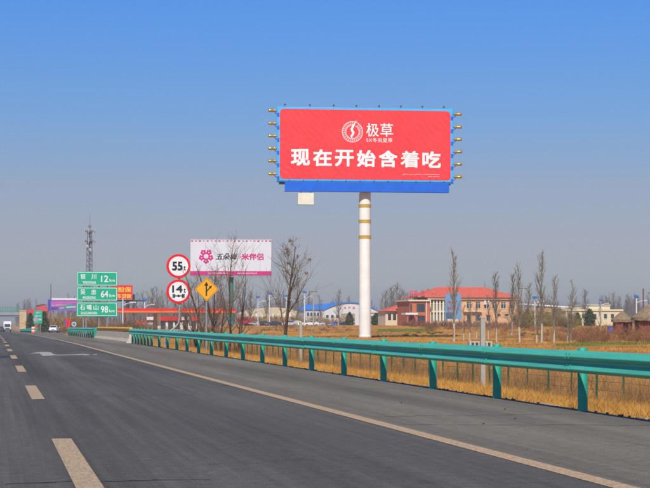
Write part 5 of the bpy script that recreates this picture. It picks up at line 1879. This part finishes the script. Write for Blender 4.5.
main = [(454, 253.5, 142, 0), (470, 296, 140, 3), (476.5, 300, 165, 3), (488.5, 296, 165, 4), (496.5, 274, 138, 1), (511.5, 274, 190, 2), (519.5, 266.5, 135, 0), (536.5, 305, 134, 4), (541.5, 254, 137, 2), (554.0, 277, 130, 1), (567.5, 307, 130, 3), (571, 281.5, 133, 4), (600, 296, 210, 3), (463.5, 306, 150, 4)]
srt = sorted(range(len(main)), key=lambda i: main[i][0])
rank = {i: k for k, i in enumerate(srt)}
for i, (px, top, Y, kd) in enumerate(main):
    poplar(px, top, Y, kd, 'bare young poplar in the field near the office, %s of its row from the left' % ordinal(rank[i]))
mid = [(96, 300, 380), (104, 303, 420), (153, 288, 470), (158.5, 288, 480), (166, 291, 470), (174, 296, 480), (250, 291, 520), (266, 290, 540), (297, 290, 540), (320, 296, 540), (338.5, 291, 420), (391, 287, 560), (397, 284, 540), (401.5, 289, 590), (427, 290, 640), (528, 285, 460), (585, 290, 520), (613, 293, 560), (628, 295, 560), (648, 293, 480), (22.8, 300.5, 950), (28.5, 299.5, 900), (17.5, 303.5, 1150), (142, 292, 500), (148, 292, 520), (349, 297, 700), (386, 291, 600), (408, 293, 700), (382, 294, 620), (394, 289, 600), (404, 291, 620), (133, 296, 480), (137.5, 294, 500), (162, 291, 490), (179, 296, 500), (606, 297, 560), (620, 296, 600), (571.5, 294, 520), (638, 297, 600)]
srt = sorted(range(len(mid)), key=lambda i: mid[i][0])
rank = {i: k for k, i in enumerate(srt)}
for i, (px, top, Y) in enumerate(mid):
    poplar(px, top, Y, i % 5, 'far bare poplar on the skyline, %s of the scattered ones from the left' % ordinal(rank[i]), 'far bare poplars on the skyline', wide=1.7)

# hazy wood on the horizon: nobody could count it
rng = np.random.default_rng(5)
V, Fc = [], []
trees_n = 2700
base = 0
vv = []
for i in range(trees_n):
    Y = rng.uniform(690, 1350)
    px = rng.uniform(-40, 700) if rng.random() < 0.6 else rng.uniform(370, 700)
    if 30 < px < 120 and rng.random() < 0.3:
        continue
    x = X(px, Y)
    if -20 < x < 17 or (px < 32 and Y < 860):      # nothing grows on the road or before the footbridge
        continue
    z = zg(x, Y)
    clump = 0.82 + 0.16 * math.sin(px * 0.045 + 1.0) * math.sin(px * 0.017 + 2.2) + 0.2 * math.sin(px * 0.21) + 0.15 * math.sin(px * 0.093)
    H = max(4.5, rng.uniform(9.5, 18) * clump) * (0.72 + Y / 2600)
    k = 46
    t0 = rng.uniform(0.05, 0.85, k)
    az = rng.uniform(0, 6.283, k)
    ln = H * (0.30 * (1.1 - t0)) * rng.uniform(0.6, 1.2, k)
    spread = rng.uniform(0.18, 0.5, k)
    hw = 0.085 * (Y / 900)
    p0 = np.stack([np.full(k, x), np.full(k, Y), z + H * t0], 1)
    p1 = p0 + np.stack([np.cos(az) * spread * ln, np.sin(az) * spread * ln, ln], 1)
    w = np.stack([np.full(k, hw), np.zeros(k), np.zeros(k)], 1)
    vv.append(np.stack([p0 - w, p0 + w, p1], 1).reshape(-1, 3))
    vv.append(np.array([[x - 0.12, Y, z - 0.3], [x + 0.12, Y, z - 0.3], [x, Y, z + H]]))
    vv.append(np.array([[x, Y - 0.12, z - 0.3], [x, Y + 0.12, z - 0.3], [x, Y, z + H]]))
A = np.concatenate(vv)


def tri_mesh(name, A, material):
    nt_ = len(A) // 3
    me = bpy.data.meshes.new(name)
    me.vertices.add(len(A))
    me.vertices.foreach_set('co', A.astype(np.float32).ravel())
    me.loops.add(nt_ * 3)
    me.loops.foreach_set('vertex_index', np.arange(nt_ * 3, dtype=np.int32))
    me.polygons.add(nt_)
    me.polygons.foreach_set('loop_start', np.arange(0, nt_ * 3, 3, dtype=np.int32))
    me.update(calc_edges=True)
    me.validate()
    me.materials.append(material)
    o = bpy.data.objects.new(name, me)
    COL.objects.link(o)
    return o


o = tri_mesh('distant_wood', A, M_twigfar)
o['kind'] = 'stuff'
o['label'] = 'hazy grey line of bare trees along the horizon'
o['category'] = 'woodland'

# ------------------------------------------------------------------ shrubs
def shrub_proto(seed, material, r=1.0, h=1.6, stems=34, fat=0.010, dense=1):
    rng = random.Random(seed)
    m = MB()
    for k in range(stems):
        az = rng.uniform(0, 6.283)
        an = R(rng.uniform(3, 58))
        d = Vector((math.sin(an) * math.cos(az), math.sin(an) * math.sin(az), math.cos(an)))
        b = Vector((rng.gauss(0, 0.16 * r), rng.gauss(0, 0.16 * r), -0.1))
        L = h * rng.uniform(0.5, 1.05) * (1 - 0.25 * an)
        p1 = b + d * L * 0.4
        p2 = p1 + (d + Vector((0, 0, 0.25)) + rnd_perp(d, rng) * 0.3).normalized() * L * 0.3
        p3 = p2 + (d + Vector((0, 0, 0.15)) + rnd_perp(d, rng) * 0.4).normalized() * L * 0.3
        m.tube([b, p1, p2, p3], [fat * 1.3, fat, fat * 0.7, fat * 0.35], 3, cap=False)
        for j in range(7):
            t = rng.uniform(0.25, 1)
            s = b.lerp(p1, t) if j < 2 else (p1.lerp(p2, t) if j < 4 else p2.lerp(p3, t))
            d2 = (d + rnd_perp(d, rng) * rng.uniform(0.5, 1.1) + Vector((0, 0, 0.15))).normalized()
            e = s + d2 * L * rng.uniform(0.16, 0.36)
            m.tube([s, e], [fat * 0.7, fat * 0.3], 3, cap=False)
            for q in range(dense):
                s2 = s.lerp(e, rng.uniform(0.3, 0.95))
                d3 = (d2 + rnd_perp(d2, rng) * rng.uniform(0.4, 1.0)).normalized()
                m.tube([s2, s2 + d3 * L * rng.uniform(0.07, 0.17)], [fat * 0.5, fat * 0.25], 3, cap=False)
    return m


def shrubs(spots, material, name, labelf, cat, group, h=1.6, seeds=(1, 2, 3), fat=0.010, stems=34, rw=1.0, dense=1):
    protos = [None] * len(seeds)
    order = sorted(range(len(spots)), key=lambda i: spots[i][0])
    rk = {i: k for k, i in enumerate(order)}
    for i, (px, Y, hh_) in enumerate(spots):
        x = X(px, Y)
        z = zg(x, Y)
        j = i % len(seeds)
        if protos[j] is None:
            protos[j] = shrub_proto(seeds[j], material, rw, h, stems, fat, dense).build(name, material, None, local=True)
            o = protos[j]
        else:
            o = protos[j].copy()
            COL.objects.link(o)
        o.location = (x, Y, z)
        s = hh_ / h
        o.scale = (s * random.uniform(0.95, 1.3) * rw, s * random.uniform(0.95, 1.3) * rw, s)
        o.rotation_euler = (0, 0, random.uniform(0, 6.28))
        tag(o, labelf(rk[i]), cat, group)


spots = []
for k in range(58):
    px = 566 + 92 * random.random()
    Y = random.choice([133, 141, 150, 160, 172]) + random.uniform(-3, 3)
    hgt = random.uniform(0.8, 2.0) * (0.6 + 0.4 * sm(560, 600, px))
    spots.append((px, Y, hgt))
shrubs(spots, M_twigred, 'red_twig_shrub', lambda k: 'red-brown bare shrub in the thicket before the thatched pavilions', 'shrub', 'red-brown shrubs before the pavilions', h=1.6, seeds=(1, 2, 3, 4), stems=26, fat=0.008, rw=1.25, dense=2)
spots = [(404 + 2.55 * k + random.uniform(-1, 1), 330 + random.uniform(-8, 8), random.uniform(1.1, 1.7)) for k in range(62)]
shrubs(spots, M_twigred, 'red_twig_shrub', lambda k: 'red-brown bare shrub in the low hedge before the office', 'shrub', 'red-brown hedge shrubs before the office', h=1.6, seeds=(5, 6, 7), stems=30, fat=0.016, rw=1.2, dense=2)
spots = [(45 + 1.9 * k + random.uniform(-1.2, 1.2), 505 + random.uniform(-35, 60), random.uniform(3.6, 5.6)) for k in range(22)]
shrubs(spots, M_twigochre, 'ochre_willow', lambda k: 'ochre brown willow bush in the mass below the purple billboard', 'bush', 'ochre willow bushes below the purple billboard', h=3.0, seeds=(11, 12, 13), stems=60, fat=0.02, rw=1.5, dense=2)
spots = [(88 + 2.6 * k + random.uniform(-1.5, 1.5), 250 + random.uniform(-25, 35), random.uniform(1.8, 3.2)) for k in range(26)]
shrubs(spots, mat('twig_mixed_brown', (0.20, 0.115, 0.06), 0.9, 0.3, 0.8, spec=0.1, island=0.3), 'brown_bush', lambda k: 'brown bare bush behind the green sign and the concrete barrier', 'bush', 'brown bushes behind the green sign', h=2.4, seeds=(21, 22, 23), stems=40, fat=0.013, rw=1.2, dense=2)
spots = [(250 + 3.6 * k + random.uniform(-1.5, 1.5), 500 + random.uniform(-14, 25), random.uniform(2.2, 4.2)) for k in range(26)]
shrubs(spots, M_twigochre, 'ochre_bush', lambda k: 'ochre bare bush along the yard edge behind the near bare tree', 'bush', 'ochre bushes along the yard', h=2.2, seeds=(31, 32), stems=34, fat=0.02, rw=1.2, dense=2)
spots = [(523 + 2.9 * k + random.uniform(-1.5, 1.5), 300 + random.uniform(-20, 60), random.uniform(3.0, 5.2) * (1 if k < 12 else 0.7)) for k in range(19)]
shrubs(spots, mat('twig_olive', (0.23, 0.17, 0.06), 0.9, 0.3, 0.8, spec=0.1, island=0.3), 'olive_bush', lambda k: 'olive brown bare bush between the office and the cream factory', 'bush', 'olive bushes right of the office', h=3.6, seeds=(41, 42, 43), stems=34, fat=0.014, rw=1.5, dense=3)
spots = [(152 + 3.0 * k + random.uniform(-1.5, 1.5), 190 + random.uniform(-20, 40), random.uniform(1.0, 2.2)) for k in range(24)]
shrubs(spots, MATS['twig_mixed_brown'], 'brown_bush', lambda k: 'brown bare bush between the guardrail and the service station', 'bush', 'brown bushes before the station', h=2.4, seeds=(51, 52), stems=30, fat=0.010, rw=1.2, dense=2)


spots = [(252 + 3.4 * k + random.uniform(-2, 2), 255 + random.uniform(-50, 60), random.uniform(0.35, 0.9)) for k in range(30)]
shrubs(spots, MATS['twig_mixed_brown'], 'low_scrub', lambda k: 'low brown scrub plant in the field between the near bare tree and the billboard column', 'scrub', 'low scrub in the field left of the column', h=1.0, seeds=(61, 62), stems=22, fat=0.010, rw=1.5, dense=2)
spots = [(500 + 78 * random.random(), 150 + 110 * random.random(), random.uniform(0.4, 1.1)) for k in range(34)] + [(425 + 90 * random.random(), 235 + 80 * random.random(), random.uniform(0.5, 1.2)) for k in range(40)]
shrubs(spots, M_twigred, 'low_red_scrub', lambda k: 'low reddish scrub plant in the field before the office and among the young poplars', 'scrub', 'low reddish scrub among the poplars', h=1.0, seeds=(65, 66), stems=22, fat=0.009, rw=1.5, dense=2)


spots = []
for k in range(34):
    Y = 26 + 60 * (k + random.random()) / 34
    spots.append((None, Y, random.uniform(0.35, 0.95)))
wd0 = [None, None, None]
for k, (q, Y, hh_) in enumerate(spots):
    j = k % 3
    x = 12.9 + random.uniform(-1.0, 3.2)
    if wd0[j] is None:
        wd0[j] = shrub_proto(71 + j, M_weed, 1.0, 1.0, 16, 0.005, 3).build('dead_weed_plant', M_weed, None, local=True)
        o = wd0[j]
    else:
        o = wd0[j].copy()
        COL.objects.link(o)
    o.location = (x, Y, zg(x, Y))
    o.scale = (hh_ * 1.2, hh_ * 1.2, hh_)
    o.rotation_euler = (0, 0, random.uniform(0, 6.28))
    tag(o, 'leafless dead weed plant in the dry verge along the wire fence', 'plant', 'dead weed plants along the wire fence')

# low green tufts dotted over the field
M_tuft = mat('tuft_green', (0.17, 0.16, 0.03), 0.9, 0.3, 2.0, spec=0.1, island=0.35)
tuft0 = None
tufts = sorted([(505 + 60 * random.random(), random.choice([150, 170, 190, 215, 240]) + random.uniform(-5, 5)) for k in range(22)] + [(396 + 44 * random.random(), random.choice([185, 200]) + random.uniform(-4, 4)) for k in range(14)])
for i, (px, Y) in enumerate(tufts):
    if tuft0 is None:
        m = MB()
        rgt = random.Random(9)
        for k in range(160):
            az, rr = rgt.uniform(0, 6.28), rgt.uniform(0, 0.28)
            b = Vector((rr * math.cos(az), rr * math.sin(az), -0.03))
            t_ = b + Vector((rgt.gauss(0, 0.16) + 0.5 * b.x, rgt.gauss(0, 0.16) + 0.5 * b.y, rgt.uniform(0.15, 0.45)))
            w_ = Vector((rgt.uniform(-0.03, 0.03), rgt.uniform(-0.03, 0.03), 0))
            m.add([b - w_, b + w_, t_], [(0, 1, 2)])
        tuft0 = m.build('green_tuft', M_tuft, None, local=True)
        o = tuft0
    else:
        o = tuft0.copy()
        COL.objects.link(o)
    x = X(px, Y)
    o.location = (x, Y, zg(x, Y))
    sc_ = random.uniform(0.45, 0.95)
    o.scale = (sc_ * 1.3, sc_ * 1.3, sc_)
    o.rotation_euler = (0, 0, random.uniform(0, 6.28))
    tag(o, 'small green tuft in the dry field, %s' % ('before the brick entrance tower' if px < 450 else 'among the young poplars right of the office'), 'plant', 'green tufts in the field')


# evergreen conifers
M_conif = mat('conifer_green', (0.07, 0.095, 0.032), 0.9, 0.3, 1.5, spec=0.1, island=0.35)


def conifer(label, px, top, Y, wpx, seed, m=None, name='conifer'):
    rg = np.random.default_rng(seed)
    x = X(px, Y)
    z = zg(x, Y)
    H = Z(top, Y, px) - z
    r = wpx * mpp(px, Y) / 2
    t = thing(name, label, 'tree', (x, Y, z))
    MB().tube([(0, 0, -0.3), (0, 0, H * 0.9)], [0.12, 0.02], 7).build('trunk', M_bark, t, local=True)
    n = 2600
    hh_ = rg.uniform(0.06, 1, n)
    rad = r * np.sqrt(rg.uniform(0.1, 1, n)) * np.clip((1.03 - hh_) * 1.9, 0, 1) ** 0.8
    az = rg.uniform(0, 6.283, n)
    rad *= 1 + 0.22 * np.sin(az * 5 + hh_ * 20)
    c = np.stack([rad * np.cos(az), rad * np.sin(az), hh_ * H], 1)
    a = rg.normal(0, 0.2, (n, 3))
    b = rg.normal(0, 0.2, (n, 3))
    o = tri_mesh('crown', np.stack([c, c + a, c + b], 1).reshape(-1, 3), m or M_conif)
    o.parent = t


conifer('dark green conifer right of the office building', 527.3, 310.5, 345, 6.5, 3)
conifer('dark green conifer before the cream factory', 589.8, 309.8, 330, 9.5, 4)
conifer('small green conifer at the factory wall left of the bigger one', 577.5, 313.5, 345, 6, 5)
conifer('dark evergreen beside the exit sign at the ramp', 44.0, 312, 420, 9, 6)
conifer('dark evergreen left of the exit sign', 30.5, 313.5, 440, 8, 7)
conifer('olive evergreen bush before the arched hall', 349.5, 313, 430, 8, 8, mat('evergreen_olive', (0.09, 0.09, 0.025), 0.9, 0.3, 1.5, spec=0.1, island=0.35))
conifer('dark evergreen bush right of the billboard column', 376, 313.5, 430, 9, 9)

# ------------------------------------------------------------------ grasses (nobody could count the blades)
def blades(name, n, sampler, hlo, hhi, width, lean, material, seed, label, wscale=0.0):
    rg = np.random.default_rng(seed)
    xs, ys = sampler(rg, n)
    n = len(xs)
    zs = np.array([zg(float(a), float(b)) for a, b in zip(xs, ys)])
    az = rg.uniform(0, 6.283, n)
    h = rg.uniform(hlo, hhi, n)
    patch = 0.7 + 0.5 * np.sin(xs * 1.7 + np.sin(ys * 0.9) * 2) * np.sin(ys * 0.83 + xs * 0.4)
    h = h * np.clip(patch, 0.35, 1.2)
    w = width * (1 + wscale * ys / 100) * rg.uniform(0.7, 1.3, n) / 2
    la = rg.uniform(0, 6.283, n)
    ll = h * rg.uniform(0, lean, n)
    p = np.stack([xs, ys, zs - 0.02], 1)
    u = np.stack([np.cos(az) * w, np.sin(az) * w, np.zeros(n)], 1)
    tip = p + np.stack([np.cos(la) * ll, np.sin(la) * ll, h], 1)
    A = np.stack([p - u, p + u, tip], 1).reshape(-1, 3)
    o = tri_mesh(name, A, material)
    o['kind'] = 'stuff'
    o['label'] = label
    o['category'] = 'grass'
    return o


M_straw = mat('straw_grass', (0.52, 0.28, 0.066), 0.9, 0.22, 0.5, c2=(0.36, 0.185, 0.05), spec=0.1, island=0.35)
M_straw2 = mat('straw_field', (0.52, 0.27, 0.055), 0.9, 0.3, 0.11, c2=(0.23, 0.11, 0.038), spec=0.1, island=0.3)
M_greenbl = mat('green_blade', (0.13, 0.17, 0.035), 0.9, 0.25, 0.4, spec=0.1, island=0.35)


def verge(rg, n):
    ys = 14 + 100 * rg.random(n) ** 1.5
    xs = 8.42 + 11.5 * rg.random(n) ** 1.25
    k = (xs / np.maximum(ys, 1) < 0.46)
    return xs[k], ys[k]


def weedline(rg, n):
    ys = 16 + 95 * rg.random(n) ** 1.3
    c = np.where(rg.random(n) < 0.5, 12.0 + 1.3 * rg.random(n), 11.2 + 6.5 * rg.random(n) ** 1.4) + 0.2 * np.sin(ys)
    keep = np.sin(c * 2.1 + ys * 0.7) + np.sin(ys * 1.9 - c) + rg.normal(0, 0.5, n) > 0.0
    c, ys = c[keep], ys[keep]
    n = len(c)
    m_ = np.sin(ys * 0.9) + np.sin(ys * 2.3 + 1) + rg.normal(0, 0.7, n) > -0.2
    return c[m_], ys[m_]


def field(rg, n):
    ys = 85 + 330 * rg.random(n) ** 1.35
    r_ = rg.random(n)
    pxs = 120 + 560 * r_
    xs = np.array([X(float(a), float(b)) for a, b in zip(pxs, ys)])
    k = xs > np.array([edge(float(b)) + 8 for b in ys])
    return xs[k], ys[k]


blades('dry_grass', 420000, verge, 0.05, 0.24, 0.007, 1.6, M_straw, 1, 'short straw coloured dry grass on the verge behind the guardrail')
blades('dead_weeds', 150000, weedline, 0.2, 0.8, 0.008, 0.8, M_weed, 2, 'tall grey-brown dead weeds along the wire fence')
blades('field_grass', 260000, field, 0.06, 0.26, 0.022, 1.3, M_straw2, 3, 'orange-brown dry grass covering the field', wscale=0.3)


def lawnA(rg, n):
    ys = 112 + 13 * rg.random(n)
    pxs = 556 + 110 * rg.random(n)
    return np.array([X(float(a), float(b)) for a, b in zip(pxs, ys)]), ys


def lawnB(rg, n):
    ys = 228 + 42 * rg.random(n)
    pxs = 378 + 55 * rg.random(n)
    return np.array([X(float(a), float(b)) for a, b in zip(pxs, ys)]), ys


blades('green_grass', 22000, lawnA, 0.08, 0.2, 0.04, 0.8, M_greenbl, 4, 'green grass strip below the red-brown shrubs')
blades('green_grass', 16000, lawnB, 0.08, 0.24, 0.07, 0.8, M_greenbl, 5, 'green lawn patch left of the office')
# litter of soil and stones at the asphalt edge
rg = random.Random(3)
m = MB()
for i in range(700):
    y = 14 + 80 * rg.random() ** 1.6
    x = edge(y) + rg.gauss(0.02, 0.09)
    s = rg.uniform(0.006, 0.03)
    z = max(zg(x, y), 0.0 if x < edge(y) else -9)
    m.lathe([(0.0, -s * 0.5), (s * rg.uniform(0.7, 1.3), 0.0), (s * 0.5, s * 0.6)], (x, y, z + s * 0.2), n=5)
o = m.build('roadside_grit', mat('grit', (0.16, 0.12, 0.085), 0.95, 0.4, 12, island=0.5), None)
o['kind'] = 'stuff'
o['label'] = 'grit and small stones along the edge of the asphalt'
o['category'] = 'gravel'
# a few loose pebbles on the shoulder
for i, (px_, y_) in enumerate(((5.9, 19.3), (6.6, 20.2), (7.2, 22.5), (6.2, 24.6))):
    s = 0.014
    o = MB().lathe([(0.0, -s * 0.3), (s * 1.3, 0.0), (s, s * 0.6), (0, s * 0.8)], (px_, y_, 0.008), n=7).build('pebble', mat('dark_pebble', (0.05, 0.045, 0.04), 0.9, 0.3, 12), None)
    tag(o, 'dark pebble lying on the paved shoulder', 'stone', 'pebbles on the paved shoulder')

# ------------------------------------------------------------------ haze over the plain
if HAZE_DENSITY > 0:
    hz_ = MB().box(-5600, 5600, -400, 5600, -8, 48).build('haze', M_white, None)
    hz_.data.materials.clear()
    hm = bpy.data.materials.new('haze_air')
    hm.use_nodes = True
    n_, l_ = hm.node_tree.nodes, hm.node_tree.links
    n_.clear()
    vo = n_.new('ShaderNodeVolumePrincipled')
    vo.inputs['Color'].default_value = (1.0, 0.97, 0.93, 1)
    vo.inputs['Density'].default_value = HAZE_DENSITY
    vo.inputs['Anisotropy'].default_value = 0.2
    ou = n_.new('ShaderNodeOutputMaterial')
    l_.new(vo.outputs[0], ou.inputs['Volume'])
    hz_.data.materials.append(hm)
    hz_['kind'] = 'stuff'
    hz_['label'] = 'thin pale haze over the plain'
    hz_['category'] = 'haze'
